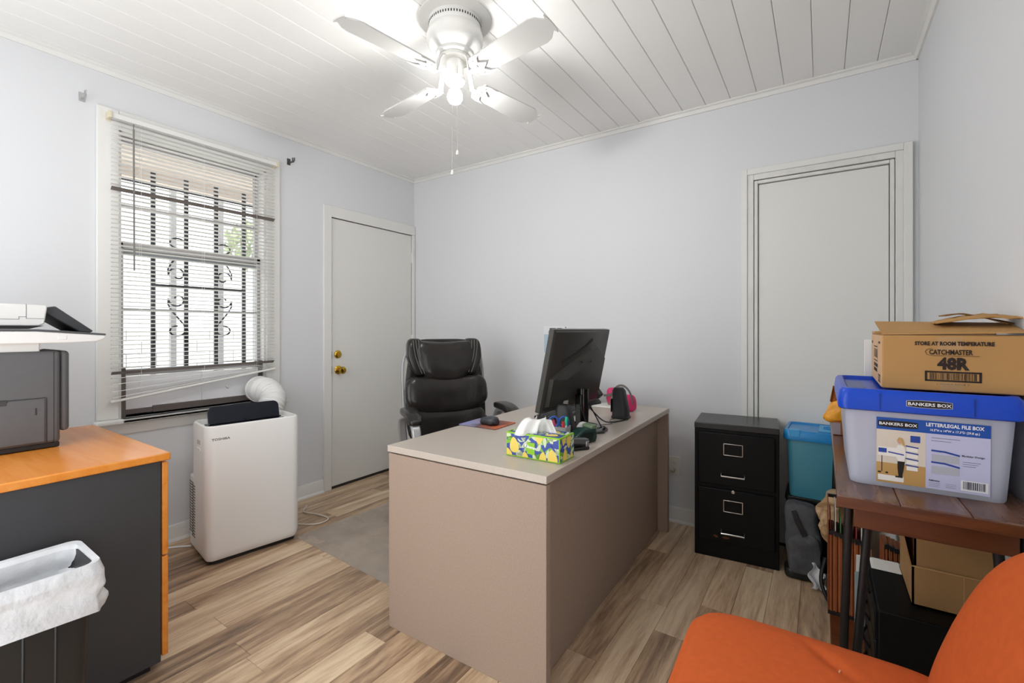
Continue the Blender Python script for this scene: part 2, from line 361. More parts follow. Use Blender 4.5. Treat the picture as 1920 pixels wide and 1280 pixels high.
# ------------------------------------------------------------------ venetian blind
SLAT = mat('blind_slat', '#eceae6', .4); SLATM = SLAT
bl = thing('venetian_blind', 'white venetian blind with crooked bottom rail over the window', 'blind', (.045, -1.72, 0))
BW = .425
obj('headrail', MB().box(-.02, .02, -BW, BW, 2.268, 2.293), TRIM, bl, .003)
for s in (-1, 1): obj('bracket', MB().box(-.026, .026, s*(BW+.004)-.007, s*(BW+.004)+.007, 2.264, 2.297).box(-.027, -.02, s*BW-.010, s*BW+.010, 2.258, 2.302), mat('yellowed_plastic', '#d9cfb4', .5), bl, .002)
sl = MB(); pr_ = [(-.0125, -.0015), (-.006, .0005), (0, .0012), (.006, .0005), (.0125, -.0015)]
sl.loft([[(a, y, b+.0003) for a, b in pr_]+[(a, y, b-.0003) for a, b in pr_[::-1]] for y in (-BW+.004, BW-.004)])
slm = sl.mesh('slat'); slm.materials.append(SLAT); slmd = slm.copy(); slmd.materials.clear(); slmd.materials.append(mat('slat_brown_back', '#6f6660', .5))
z = 2.248; i = 0
zend = .93
while z > zend+.03:
    o = obj('slat', slm, SLAT, bl); o.location = (0, 0, z); o.rotation_euler = (0, math.radians(-9), 0)
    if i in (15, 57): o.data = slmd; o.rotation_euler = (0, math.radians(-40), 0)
    # the lowest slats sag to the left
    t = max(0, (1.12-z)/.17); o.rotation_euler.x = math.radians(1.6*t*t)+rnd.gauss(0, .0012); o.location.z = z-.006*t
    z -= .0222; i += 1
for k_, (zz, a) in enumerate(((.935, 3.0), (.912, 5.0), (.893, 6.6))):
    o = obj('slat', slm, SLAT, bl); o.location = (0, 0, zz); o.rotation_euler = (0, math.radians(-9), 0); o.rotation_euler.x = math.radians(a)
o = obj('bottom_rail', MB().box(-.012, .012, -BW, BW, -.006, .006), SLAT, bl, .003); o.location = (0.004, 0, .882); o.rotation_euler.x = math.radians(7.6)
for y in (-.30, 0, .30):
    zb = .882+y*.133
    for dx in (-.014, .014): obj('ladder_cord', MB().cyl((dx, y, 2.27), (dx, y, zb), .0007, 4), PAPER, bl)
obj('tilt_wand', MB().cyl((.022, -.335, 2.262), (.022, -.335, 2.235), .002, 6).cyl((.022, -.335, 2.235), (.024, -.333, 1.50), .004, 8), mat('smoky_acrylic', '#77736f', .3), bl)
for y, lb, c, pts in ((-2.243, 'pale metal curtain rod bracket on the wall left of the window', '#b9b9b8', 1), (-1.176, 'dark metal curtain rod bracket on the wall right of the window', '#5a5856', -1)):
    b_ = thing('curtain_bracket', lb, 'bracket', (0, y, 2.345), group='curtain rod brackets')
    mt = mat('bracket_'+c[1:], c, .4, metal=.5)
    obj('plate', MB().box(0, .004, -.012, .012, -.022, .022), mt, b_, .001)
    obj('arm', MB().box(.004, .06, -.005, .005, -.012, -.004), mt, b_, .001)
    obj('cradle', MB().strip([(.05, 0, .018), (.052, 0, -.002), (.06, 0, -.012), (.07, 0, -.004), (.072, 0, .014)], .012, .003, up=(0, 1, 0)), mt, b_)

# ------------------------------------------------------------------ window vent panel
vp = thing('vent_panel', 'white plastic vent panel filling the bottom of the window', 'vent panel', (-.03, 0, 0))
obj('panel', MB().box(-.012, .004, WY0+.036, -1.70, .74, .944), mat('vent_white', '#eeeef0', .4), vp, .002)
obj('sliding_panel', MB().box(-.006, .009, -1.70, WY1-.036, .74, .944), mat('vent_white2', '#f0f0f2', .4), vp, .002)
obj('knob', MB().lathe([(.009, 0), (.009, .012), (.006, .015)], 12, T(.009, -1.56, .84, ry=PI/2)), WHITE, vp)

# ------------------------------------------------------------------ portable air conditioner
ACW = mat('ac_white', '#efeeeb', .35); ACD = mat('ac_black', '#0e1420', .25)
ac = thing('portable_air_conditioner', 'white portable air conditioner with black flap raised and hose to the window', 'air conditioner', (.40, -1.645, 0), math.radians(-9))
w, d = .465, .27
def acring(ins, z, dx=0): return [(x+dx, y, z) for x, y in rrect(d-2*ins, w-2*ins, max(.045-ins, .006), 6)]
m = MB(); m.loft([acring(.012, .022), acring(.004, .035), acring(0, .06), acring(0, .69), acring(.003, .700), acring(.009, .705), acring(.013, .703), acring(.018, .68), acring(.03, .672)], cap=True)
body = obj('body', m, ACW, ac, ang=30)
obj('base', MB().loft([acring(.02, .004), acring(.02, .03)]), BLACK, ac)
m = MB().loft([[(x, y, z) for x, y in rrect(.15, w-.02, .03, 4, cx=-d/2-.02)] for z in (.022, .40)]); rear = obj('rear_housing', m, ACW, ac, .006)
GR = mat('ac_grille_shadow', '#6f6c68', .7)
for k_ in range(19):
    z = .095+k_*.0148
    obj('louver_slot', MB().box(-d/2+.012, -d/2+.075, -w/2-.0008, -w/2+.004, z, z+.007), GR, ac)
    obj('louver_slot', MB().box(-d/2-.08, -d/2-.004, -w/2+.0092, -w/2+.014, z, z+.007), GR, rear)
obj('side_grip', MB().box(-.02, .04, -w/2-.0008, -w/2+.01, .60, .625), mat('ac_grip', '#c9c7c2', .5), ac, .003)
obj('side_grip_lip', MB().box(-.02, .04, -w/2-.003, -w/2+.01, .572, .585), ACW, ac, .003)
obj('top_recess', MB().box(-.09, .085, -.185, .185, .673, .684), ACD, ac, .004)
flp = obj('flap', MB().prism([(y, z) for y, z in rrect(.36, .115, .03, 5, cy=.055) if True], -.004, .004, 'x', T(-.03, 0, .668, ry=math.radians(-14))), ACD, ac, .002)
obj('flap_rib', MB().box(.0, .018, -.18, .18, .688, .694, T(-.025)).box(.0, .02, -.008, .0, .68, .70, T(-.025)), ACD, flp, .001)
obj('air_vane', MB().box(.02, .07, -.18, .18, .683, .690), ACD, ac, .002)
text(tm := MB(), 'TOSHIBA', .016, face((d/2+.0006, -.165, .632), (0, 1, 0), (0, 0, 1)), sx=1.25, bold=.02)
obj('brand_lettering', tm, mat('grey_print', '#55534f', .5), ac)
hp = smooth_path([(-.372, .185, .812), (-.33, .185, .815), (-.265, .20, .805), (-.205, .205, .76), (-.175, .17, .69), (-.165, .11, .58), (-.13, .06, .50)], 16)
obj('exhaust_hose', MB().tube(hp, lambda t: (.074+(.0045*math.cos(t*2*PI*26) if t > .2 else .004)), 22), mat('hose_white', '#e6e5e3', .45), ac, ang=60)
obj('hose_collar', MB().tube([hp[0]-Vector((.02, 0, 0)), hp[0], hp[4]], .083, 22), WHITE, ac)
cp_ = smooth_path([(-.20, .10, .10), (-.17, .22, .02), (-.05, .30, .008), (.03, .38, .008), (.0, .46, .008), (-.12, .44, .008), (-.22, .40, .008), (-.31, .46, .008)], 8)
obj('power_cord', MB().tube(cp_, .005, 8), mat('cord_beige', '#d9cdbd', .5), ac)
obj('floor_cord', MB().tube(smooth_path([(.035, -3.0, .006), (.04, -2.3, .006), (.05, -2.0, .006), (.10, -1.9, .006), (.17, -1.83, .006)], 6), .005, 6), WHITE); tag(bpy.data.objects['floor_cord'], 'white cord lying along the baseboard below the window', 'cord')

# ------------------------------------------------------------------ ceiling fan
FW = mat('fan_white', '#e4e3df', .3); FB = mat('fan_blade_white', '#d0cfcc', .4)
fan = thing('ceiling_fan', 'white four-blade hugger ceiling fan with bare lit bulb', 'ceiling fan', (1.725, -1.43, ZC), math.radians(-9))
obj('ceiling_plate', MB().lathe([(.02, 0), (.158, 0), (.158, -.004), (.15, -.008), (.02, -.008)], 48), FW, fan)
hs = obj('motor_housing', MB().lathe([(.02, -.006), (.112, -.006), (.112, -.05), (.115, -.054), (.121, -.075), (.121, -.098), (.112, -.122), (.092, -.14), (.082, -.146), (.08, -.156), (.072, -.162), (.02, -.162)], 48), FW, fan, ang=30)
for k_ in range(60):
    a = 2*PI*k_/60
    if k_ == 0: vm = MB().box(.1105, .1128, -.0022, .0022, -.034, -.024).mesh('vent_slot'); vm.materials.append(DARK)
    o = obj('vent_slot', vm, DARK, hs); o.rotation_euler.z = a
obj('flywheel', MB().lathe([(.02, -.162), (.066, -.162), (.068, -.168), (.066, -.176), (.02, -.178)], 32), FW, fan)
bpoly = []
for t in [i/14 for i in range(15)]:
    x = .14+.378*t; bpoly.append((x, .048+.016*t-(.0 if t < .85 else (t-.85)**2*1.6)))
ext = [(.526, .045), (.531, .03), (.533, .0), (.531, -.03), (.526, -.045)]
bp2 = [(.135, .03)]+bpoly+ext+[(x, -y) for x, y in bpoly[::-1]]+[(.135, -.03)]
BZ = -.25
for k_ in range(4):
    R_ = Matrix.Rotation(k_*PI/2, 4, 'Z')
    b_ = obj('blade', MB().prism(bp2, -.003, .003, 'z', R_ @ Matrix.Translation((0, 0, BZ)) @ Matrix.Rotation(math.radians(-12), 4, 'X')), FB, fan, .0012)
    ir = MB()
    RM = R_ @ Matrix.Translation((0, 0, BZ-.006)) @ Matrix.Rotation(math.radians(-12), 4, 'X')
    ir.strip([(.055, 0, -.172), (.075, 0, -.182), (.088, 0, -.205), (.10, 0, BZ-.012), (.125, 0, BZ-.010), (.15, 0, BZ-.007)], .024, .007, R_)
    ir.prism([(.118, .022), (.135, .046), (.165, .054), (.215, .052), (.18, .040), (.165, .02), (.20, .0), (.165, -.02), (.18, -.040), (.215, -.052), (.165, -.054), (.135, -.046), (.118, -.022)], -.003, .002, 'z', RM)
    iro = obj('blade_iron', ir, FB, b_, .0015)
    obj('screw', MB().lathe([(.004, 0), (.003, -.003)], 8, RM @ Matrix.Translation((.15, .035, -.003))).lathe([(.004, 0), (.003, -.003)], 8, RM @ Matrix.Translation((.15, -.035, -.003))), STEEL, iro)
obj('switch_housing', MB().lathe([(.02, -.17), (.036, -.178), (.038, -.19), (.038, -.245), (.036, -.25), (.02, -.25)], 32), FW, fan)
obj('fitter_ring', MB().lathe([(.02, -.247), (.042, -.249), (.044, -.256), (.042, -.268), (.036, -.274), (.038, -.266), (.037, -.255), (.02, -.253)], 32), FW, fan)
obj('lamp_socket', MB().lathe([(.016, -.25), (.017, -.285), (.015, -.288), (.01, -.288)], 20), FW, fan)
obj('bulb', MB().lathe([(.012, -.284), (.014, -.292), (.024, -.304), (.031, -.318), (.033, -.33), (.031, -.342), (.024, -.353), (.012, -.360), (.002, -.362)], 24), mat('lit_bulb', '#ffffff', .3, emit=BULB), fan, label='glowing bare light bulb')
ST = mat('chain_metal', '#c7c5c0', .35, metal=.6)
for (x, y, z1, zz) in ((.037, -.018, -.575, -.215), (.022, -.034, -.66, -.275)):
    ch = obj('pull_chain', MB().cyl((x, y, zz), (x, y, z1), .0011, 6), ST, fan)
    obj('chain_pull', MB().lathe([(.001, 0), (.004, -.004), (.006, -.014), (.0055, -.02), (.002, -.022)], 12, T(x, y, z1)), FW, ch)

# ------------------------------------------------------------------ lateral file cabinet
CHERRY = woodmat('honey_cherry_veneer', [(.1, '#b5641c'), (.4, '#c9742a'), (.6, '#d5822f'), (.85, '#de9040')], rough=.24, axis=0, scale=.5, rand=False)
CHAR = mat('charcoal_laminate', '#38383a', .5, var=.04, vscale=20)
lc = thing('lateral_file_cabinet', 'charcoal lateral file cabinet with honey wood top and drawer fronts', 'cabinet', (.705, -2.515, 0))
obj('body', MB().box(-.42, .415, -.235, .222, .03, .733), CHAR, lc, .002)
obj('plinth', MB().box(-.39, .385, -.21, .20, 0, .03), BLACK, lc)
obj('top', MB().box(-.425, .425, -.245, .248, .734, .76), CHERRY, lc, .004)
for z0, z1 in ((.40, .727), (.045, .394)):
    dr = obj('drawer', MB().box(-.415, .412, .226, .245, z0, z1), CHERRY, lc, .003)
    obj('handle', MB().tube([(-.06, .244, (z0+z1)/2+.08), (-.06, .268, (z0+z1)/2+.08), (.06, .268, (z0+z1)/2+.08), (.06, .244, (z0+z1)/2+.08)], .005, 8), STEEL, dr)

# ------------------------------------------------------------------ printer
PG = mat('printer_graphite', '#58585a', .5, var=.03, vscale=40); PWh = mat('printer_white', '#dcdbd8', .4)
pn = thing('printer', 'grey and white multifunction laser printer on the lateral cabinet', 'printer', (.70, -2.60, .76))
obj('base', MB().box(-.36, -.005, -.22, .135, 0.002, .02), BLACK, pn, .003)
obj('body', MB().box(-.37, 0, -.25, .137, .018, .355), PG, pn, .012, seg=3)
obj('side_cover', MB().box(-.33, -.012, .137, .165, .055, .355), PG, pn, .018, seg=4)
tr_ = obj('paper_tray', MB().box(-.02, .004, -.25, .098, .024, .185), PG, pn, .006)
text(tm := MB(), '1', .034, face((.0046, .072, .128), (0, 1, 0), (0, 0, 1)), bold=.03); obj('tray_number', tm, mat('print_dark_grey', '#2f2f31', .6), tr_)
obj('tray_gap', MB().box(-.01, .0012, .099, .101, .024, .185).box(-.01, .0012, -.25, .099, .1855, .1875).box(-.01, .0012, .118, .1195, .02, .352), DARK, pn)
obj('tray_recess', MB().box(-.01, .0046, -.2, .005, .165, .19), mat('recess_grey', '#3a3a3c', .6), tr_, .006)
obj('neck', MB().box(-.36, -.20, -.25, .11, .35, .39).box(-.10, -.012, -.06, .085, .35, .39), PWh, pn, .004)
obj('scanner_deck', MB().prism([(-.25, .385), (.16, .385), (.235, .388), (.258, .398), (.262, .412), (.12, .424), (.07, .428), (-.25, .43)], -.40, .02, 'x'), PWh, pn, .003)
obj('deck_trim', MB().prism([(-.25, .4305), (.07, .4285), (.12, .4245), (.262, .412), (.26, .418), (.12, .4315), (.07, .435), (-.25, .436)], -.40, .022, 'x'), mat('deck_grey', '#4a4b4e', .45), pn)
fd = obj('document_feeder', MB().prism([(-.25, .447), (.085, .447), (.10, .455), (.108, .52), (.10, .524), (-.25, .528)], -.36, -.03, 'x'), PWh, pn, .004)
obj('feeder_gasket', MB().prism([(-.25, .436), (.06, .436), (.10, .448), (-.25, .448)], -.35, -.032, 'x'), BLACK, fd)
obj('feeder_seam', MB().box(-.0302, -.0292, .052, .0535, .474, .526).box(-.0302, -.0292, .052, .10, .473, .4745).box(-.0302, -.0292, -.25, .034, .470, .4715).box(-.0302, -.0292, .034, .0355, .470, .48).box(-.0302, -.0292, .034, .053, .479, .4805), mat('seam_grey', '#77767a', .6), fd)
obj('paper_input_tray', MB().prism([(.10, .515), (.135, .522), (.245, .428), (.235, .421), (.205, .424), (.10, .50)], -.30, -.06, 'x'), mat('feeder_tray_dark', '#3c3d40', .45), pn, .004)
obj('front_button', MB().box(.018, .021, .125, .15, .397, .411), PWh, pn, .001)

# ------------------------------------------------------------------ wastebasket and liner
wbk = thing('wastebasket', 'black plastic wastebasket beside the charcoal cabinet', 'wastebasket', (1.275, -2.70, 0))
def br(w, d, z, r=.03): return [(x, y, z) for x, y in rrect(w, d, r, 5)]
obj('basket', MB().loft([br(.16, .29, .0), br(.165, .295, .01), br(.195, .335, .53), br(.21, .35, .535), br(.21, .35, .545), br(.19, .33, .545), br(.155, .285, .02)]), BLACK, wbk)
for y in (-.09, -.03, .03, .09): obj('rib', MB().add([(.0825, y-.003, .01), (.0825, y+.003, .01), (.0985, y+.003, .52), (.0985, y-.003, .52), (.085, y, .01), (.1005, y, .52)], [(0, 4, 5, 3), (4, 1, 2, 5)]), BLACK, wbk)
LIN = bpy.data.materials.new('white_liner'); LIN.use_nodes = True; nt = LIN.node_tree
b_ = nt.nodes['Principled BSDF']; b_.inputs['Base Color'].default_value = (.72, .73, .75, 1); b_.inputs['Roughness'].default_value = .35; b_.inputs['Alpha'].default_value = .88
tc = nt.nodes.new('ShaderNodeTexCoord'); nz = nt.nodes.new('ShaderNodeTexNoise'); nz.inputs['Scale'].default_value = 26; nz.inputs['Detail'].default_value = 5; bp = nt.nodes.new('ShaderNodeBump'); bp.inputs['Strength'].default_value = .6; bp.inputs['Distance'].default_value = .012
nt.links.new(tc.outputs['Object'], nz.inputs['Vector']); nt.links.new(nz.outputs['Fac'], bp.inputs['Height']); nt.links.new(bp.outputs[0], b_.inputs['Normal'])
def lrow(w, d, z, seed, amp):
    pts = rrect(w, d, .035, 12); out = []
    for i, (x, y) in enumerate(pts):
        n_ = noise.noise(Vector((x*22, y*22, z*26+seed)))*amp; n2 = noise.noise(Vector((x*9, y*9, seed)))
        l = math.hypot(x, y); out.append((x+x/l*n_, y+y/l*n_, z+n2*amp*.9))
    return out
dens = lambda w0, d0, w1, d1, z0, z1, n, s, a: [lrow(w0+(w1-w0)*i/n, d0+(d1-d0)*i/n, z0+(z1-z0)*i/n, s, a) for i in range(n+1)]
rows = dens(.25, .39, .236, .372, .43, .535, 12, 3, .020)+dens(.226, .366, .20, .34, .555, .552, 2, 5, .004)+dens(.182, .322, .145, .275, .54, .12, 30, 9, .018)
o = obj('bin_liner', MB().loft(rows, cap=False), LIN, None, ang=25); o.location = (1.275, -2.70, 0); tag(o, 'crumpled white plastic liner folded over the black wastebasket', 'bin liner')

# ------------------------------------------------------------------ desk
TAN = mat('taupe_laminate', '#a18d7e', .5, var=.07, vscale=160, spec=.3); TANT = mat('taupe_top', '#bdb2a6', .32, var=.03, vscale=180)
DX, DY, DA = 2.318, -1.672, math.radians(.9)
DZ = .728
dk = thing('desk', 'taupe laminate office desk with full end panels', 'desk', (DX, DY, 0), DA)   # local: x from -.727 to 0, y from 0 to 1.505
obj('top', MB().box(-.73, 0, -.002, 1.507, DZ-.026, DZ), TANT, dk, .002)
for y in (0.0, 1.477): obj('end_panel', MB().box(-.722, -.002, y, y+.028, .0 if y else .0, DZ-.031), TAN, dk, .0015)
obj('modesty_panel', MB().box(-.085, -.06, .028, 1.477, .004, DZ-.031), TAN, dk)
obj('top_cleat', MB().box(-.70, -.03, .01, 1.495, DZ-.032, DZ-.025), DARK, dk)
pd = obj('pedestal', MB().box(-.70, -.10, .03, .43, .22, DZ-.033), TAN, dk)
for z0, z1 in ((.552, .692), (.226, .546)):
    dr = obj('drawer', MB().box(-.738, -.718, .012, .425, z0, z1), TAN, dk, .003)
    obj('pull', MB().tube([(-.738, .16, z1-.05), (-.76, .16, z1-.05), (-.76, .28, z1-.05), (-.738, .28, z1-.05)], .004, 8), STEEL, dr)
# chair mat
MATM = bpy.data.materials.new('frosted_mat'); MATM.use_nodes = True; nt = MATM.node_tree; b_ = nt.nodes['Principled BSDF']
b_.inputs['Base Color'].default_value = (.60, .53, .46, 1); b_.inputs['Roughness'].default_value = .4
mx = nt.nodes.new('ShaderNodeMixShader'); tr = nt.nodes.new('ShaderNodeBsdfTransparent'); mx.inputs[0].default_value = .62
nz = nt.nodes.new('ShaderNodeTexNoise'); nz.inputs['Scale'].default_value = 5; nz.inputs['Detail'].default_value = 6; mr = nt.nodes.new('ShaderNodeMapRange'); mr.inputs[1].default_value = .3; mr.inputs[2].default_value = .7; mr.inputs[3].default_value = .28; mr.inputs[4].default_value = .52
nt.links.new(nz.outputs['Fac'], mr.inputs[0]); nt.links.new(mr.outputs[0], mx.inputs[0])
nt.links.new(tr.outputs[0], mx.inputs[1]); nt.links.new(b_.outputs[0], mx.inputs[2]); nt.links.new(mx.outputs[0], nt.nodes['Material Output'].inputs['Surface'])
o = obj('chair_mat', MB().prism(rrect(1.22, .95, .02, 3), 0.0006, .003, 'z'), MATM, None); o.location = (1.17, -1.0, 0); o.rotation_euler.z = math.radians(-3); tag(o, 'frosted clear plastic chair mat on the plank floor', 'chair mat')

# ------------------------------------------------------------------ office chair (faces local +x)
oc = thing('office_chair', 'black leather executive chair with silver arms behind the desk', 'chair', (1.285, -.875, 0), math.radians(-33))
SILV = mat('silver_plastic', '#a9a9aa', .3, metal=.4)
for k_ in range(5):
    a = 2*PI*k_/5+.3; c_, s_ = math.cos(a), math.sin(a)
    lg = obj('leg', MB().loft([[(r*c_-wd*s_, r*s_+wd*c_, z0), (r*c_+wd*s_, r*s_-wd*c_, z0), (r*c_+wd*s_, r*s_-wd*c_, z1), (r*c_-wd*s_, r*s_+wd*c_, z1)] for r, wd, z0, z1 in ((.03, .03, .075, .12), (.18, .025, .07, .105), (.31, .018, .065, .085))]), SILV, oc, .004)
    obj('caster', MB().cyl((.30*c_-.028*s_, .30*s_+.028*c_, .033), (.30*c_+.028*s_, .30*s_-.028*c_, .033), .029, 16), BLACK, lg)
obj('gas_lift', MB().lathe([(.035, .08), (.03, .13), (.028, .25), (.02, .25), (.02, .38)], 20), BLACK, oc)
obj('mechanism', MB().box(-.13, .12, -.1, .1, .37, .41).cyl((-.05, -.27, .39), (-.05, -.09, .39), .006, 8), BLACK, oc, .01)
obj('seat', MB().sbox(.52, .54, .12, 5, 12, lambda q, p: (q.x, q.y, q.z+.012*math.cos(p[1]*1.5)-(.025*max(0, p[0])**3)), T(.02, 0, .475)), LEATHER, oc)
def backdef(z0, bow, tilt):
    def fn(q, p):
        zz = q.z+z0; y = q.y
        x = q.x-(.30+.20*(zz-.48)/1.0*1.0)+tilt + .9*y*y*.6
        return (x, y, zz)
    return fn
obj('back_shell', MB().sbox(.06, .53, .66, 7, 12, lambda q, p: (q.x-.31-.20*(q.z+.80-.48)+.55*q.y*q.y, q.y*(1-.18*max(0, p[2])-.04*max(0, -p[2])), q.z+.80)), LEATHER, oc)
def cush(name, zc, h, w, th, sag, topw=1.):
    def fn(q, p):
        z = q.z+zc-sag*(1-p[1]**2)*(1 if p[2] < 0 else 1)
        y = q.y*(1+(topw-1)*(p[2]+1)/2)
        wr = .004*noise.noise(Vector((y*14, z*5, zc*7)))
        return (q.x-.275-.20*(z-.48)+.55*y*y+wr, y, z)
    return obj(name, MB().sbox(th, w, h, 3.6, 14, fn), LEATHER, oc)
cush('lower_cushion', .60, .22, .50, .12, .025)
cush('lumbar_cushion', .80, .235, .545, .14, .028, .97)
hd = cush('headrest', 1.015, .26, .375, .15, .035, 1.10)
for s in (-1, 1):
    wing = obj('headrest_wing', MB().sbox(.11, .11, .24, 4, 8, lambda q, p: (q.x-.285-.20*(q.z+1.015-.48)+.55*(q.y+s*.185)**2, q.y+s*(.192-.03*max(0, -p[2])), q.z+1.015)), LEATHER, oc)
    for k_ in range(3):
        yy = [s*(.213-.018*k_-.05*t*t) for t in (0, .25, .5, .75, 1)]; zz = [1.125-.21*t for t in (0, .25, .5, .75, 1)]
        obj('stitching', MB().tube([(-.225-.20*(z-.48)+.55*y*y+.004, y, z) for y, z in zip(yy, zz)], .0022, 5), mat('stitch_grey', '#6a6763', .7), wing)
    fr = obj('side_frame', MB().strip(smooth_path([(-.30, s*.262, .48), (-.36, s*.268, .70), (-.395, s*.268, .95), (-.41, s*.235, 1.06), (-.425, s*.18, 1.125)], 6), .035, .016, up=(0, 1, 0)), SILV, oc, .004)
    arm = obj('armrest_frame', MB().strip(smooth_path([(-.22, s*.285, .46), (-.21, s*.30, .58), (-.17, s*.305, .665), (-.05, s*.292, .702), (.07, s*.292, .695), (.15, s*.29, .65), (.16, s*.285, .54), (.12, s*.28, .45)], 6), .03, .048, up=(0, 1, 0)), SILV, oc, .008)
    obj('arm_pad', MB().sbox(.31, .085, .045, 4, 10, lambda q, p: (q.x, q.y, q.z-.35*q.x*q.x*1.2-(.02*max(0, p[0])**2)), T(-.0, s*.292, .724)), LEATHER, arm)

# ------------------------------------------------------------------ things on the desk
o = thing('mouse_pad', 'printed mouse pad with blue and orange picture on the desk', 'mouse pad', (1.675, -1.13, DZ), math.radians(2))
PADM = bpy.data.materials.new('mouse_pad_print'); PADM.use_nodes = True; nt = PADM.node_tree
tc = nt.nodes.new('ShaderNodeTexCoord'); nz = nt.nodes.new('ShaderNodeTexNoise'); nz.inputs['Scale'].default_value = 9; sp = nt.nodes.new('ShaderNodeSeparateXYZ'); nt.links.new(tc.outputs['Object'], sp.inputs[0]); nt.links.new(tc.outputs['Object'], nz.inputs['Vector'])
ma = nt.nodes.new('ShaderNodeMath'); ma.operation = 'MULTIPLY_ADD'; ma.inputs[1].default_value = 3.2; nt.links.new(sp.outputs['X'], ma.inputs[0]); nt.links.new(nz.outputs['Fac'], ma.inputs[2])
rp = nt.nodes.new('ShaderNodeValToRGB'); els = rp.color_ramp.elements
for p_, c_ in ((.35, '#7f88b8'), (.5, '#b7b2c4')): els.new(p_)
for e, (p_, c_) in zip(els, ((0, '#7a86c0'), (.3, '#8f8aa8'), (.55, '#55474f'), (.85, '#c2643c'))): e.position = p_; e.color = (*lin(c_), 1)
nt.links.new(ma.outputs[0], rp.inputs[0]); nt.links.new(rp.outputs[0], nt.nodes['Principled BSDF'].inputs['Base Color']); nt.nodes['Principled BSDF'].inputs['Roughness'].default_value = .7
obj('base', MB().prism(rrect(.22, .19, .012, 3), 0, .002, 'z'), BLACK, o)
obj('printed_surface', MB().prism(rrect(.22, .19, .012, 3), .002, .0032, 'z'), PADM, o)
mo = thing('computer_mouse', 'black and grey wireless mouse on the mouse pad', 'mouse', (1.70, -1.145, DZ+.0035), math.radians(175))
obj('body', MB().sbox(.105, .062, .045, 2.6, 10, lambda q, p: (q.x, q.y*(1-.12*p[0]**2), max(0, q.z+.018) if q.z < 0 else q.z*(1-.25*p[0])+.018)), mat('mouse_grey', '#33363b', .35), mo)
obj('side_grip', MB().sbox(.09, .066, .022, 4, 8, None, T(0, 0, .012)), BLACK, mo)
obj('scroll_wheel', MB().cyl((.03, -.004, .034), (.03, .004, .034), .008, 12), BLACK, mo)
kb = thing('keyboard', 'black keyboard on the desk below the monitor', 'keyboard', (1.86, -.68, DZ), math.radians(4))
obj('case', MB().box(-.075, .075, -.21, .21, 0, .018), BLACK, kb, .004)
km = MB().loft([[(-.0075, -.0075, 0), (.0075, -.0075, 0), (.0075, .0075, 0), (-.0075, .0075, 0)], [(-.006, -.006, .005), (.006, -.006, .005), (.006, .006, .005), (-.006, .006, .005)]]).mesh('key'); km.materials.append(mat('key_black', '#2a2a2c', .5))
for r_ in range(6):
    for c_ in range(23):
        o = obj('key', km, BLACK, kb); o.location = (-.056+r_*.0205, -.195+c_*.0178, .018)
pp_ = thing('paper_sheet', 'white paper sheet lying behind the keyboard under the monitor', 'paper', (1.93, -.22, DZ))
obj('sheet', MB().box(-.11, .11, -.14, .0, 0.0005, .004), PAPER, pp_); obj('top_sheet', MB().box(-.108, .108, -.135, .002, .004, .0055, T(rz=.05)), PAPER, pp_)
# monitor: local y along width, screen faces -x
MBK = mat('monitor_black', '#383632', .38, var=.05, vscale=30); MGL = mat('gloss_black', '#0d0d0d', .12)
mn = thing('computer_monitor', 'black desktop monitor seen from behind on its stand', 'monitor', (2.062, -.972, DZ), math.radians(-4.6))
MT = T(.012, 0, .285) @ Matrix.Rotation(math.radians(12), 4, 'Y')
obj('bezel', MB().box(-.012, .014, -.257, .257, -.187, .187, MT), MBK, mn, .003)
obj('screen', MB().box(-.0135, -.012, -.245, .245, -.172, .176, MT), MGL, mn)
bk = obj('rear_cover', MB().loft([[(.014, -.252, -.182), (.014, .252, -.182), (.014, .252, .182), (.014, -.252, .182)], [(.020, -.244, -.176), (.020, .244, -.176), (.020, .244, .176), (.020, -.244, .176)]], M=MT), MBK, mn)
bul = [(-.235, -.03), (-.235, -.16), (-.06, -.165), (.06, -.165), (.235, -.13), (.235, .05), (.13, .115), (.07, .105), (-.05, .05)]
cc = (.0, -.04)
obj('rear_bulge', MB().loft([[(.019, y, z) for y, z in bul], [(.034, cc[0]+(y-cc[0])*.95, cc[1]+(z-cc[1])*.93) for y, z in bul], [(.044, cc[0]+(y-cc[0])*.55, cc[1]+(z-cc[1])*.5) for y, z in bul]], M=MT), MBK, bk, ang=12)
obj('groove', MB().strip([(.021, -.16, .04), (.0215, -.06, .072), (.0215, .03, .11), (.021, .08, .14)], .012, .004, MT, up=(1, 0, 0)), DARK, bk)
for y in (-.04, .04):
    for z in (-.06, .04): obj('mount_hole', MB().cyl((.046, y+.02, z), (.036, y+.02, z), .003, 8, M=MT), DARK, bk)
obj('port_label', MB().box(.0355, .037, -.11, -.07, -.165, -.12, MT), mat('label_grey', '#b9b9b6', .6), bk)
obj('neck', MB().box(.02, .055, -.035, .035, -.275, -.12, T(.012, 0, .285)), MGL, mn, .006)
obj('neck_column', MB().cyl((.055, 0, .01), (.055, 0, .19), .026, 24), MGL, mn)
obj('foot', MB().lathe([(.125, 0.0005), (.125, .006), (.11, .012), (.03, .014)], 40, T(.03, 0, 0)), MGL, mn)
for k_, pts in enumerate(([(.055, .02, .15), (.10, .05, .05), (.14, .03, .006), (.17, -.02, .005), (.12, -.08, .005)], [(.05, -.03, .14), (.11, -.06, .04), (.15, -.05, .006), (.16, .04, .005), (.11, .1, .005)], [(.05, .03, .12), (.09, .12, .03), (.10, .22, .005), (.13, .33, .005)])):
    obj('cable', MB().tube(smooth_path(pts, 8), .0032, 6), BLACK, mn)
SPK = mat('speaker_black', '#242425', .5)
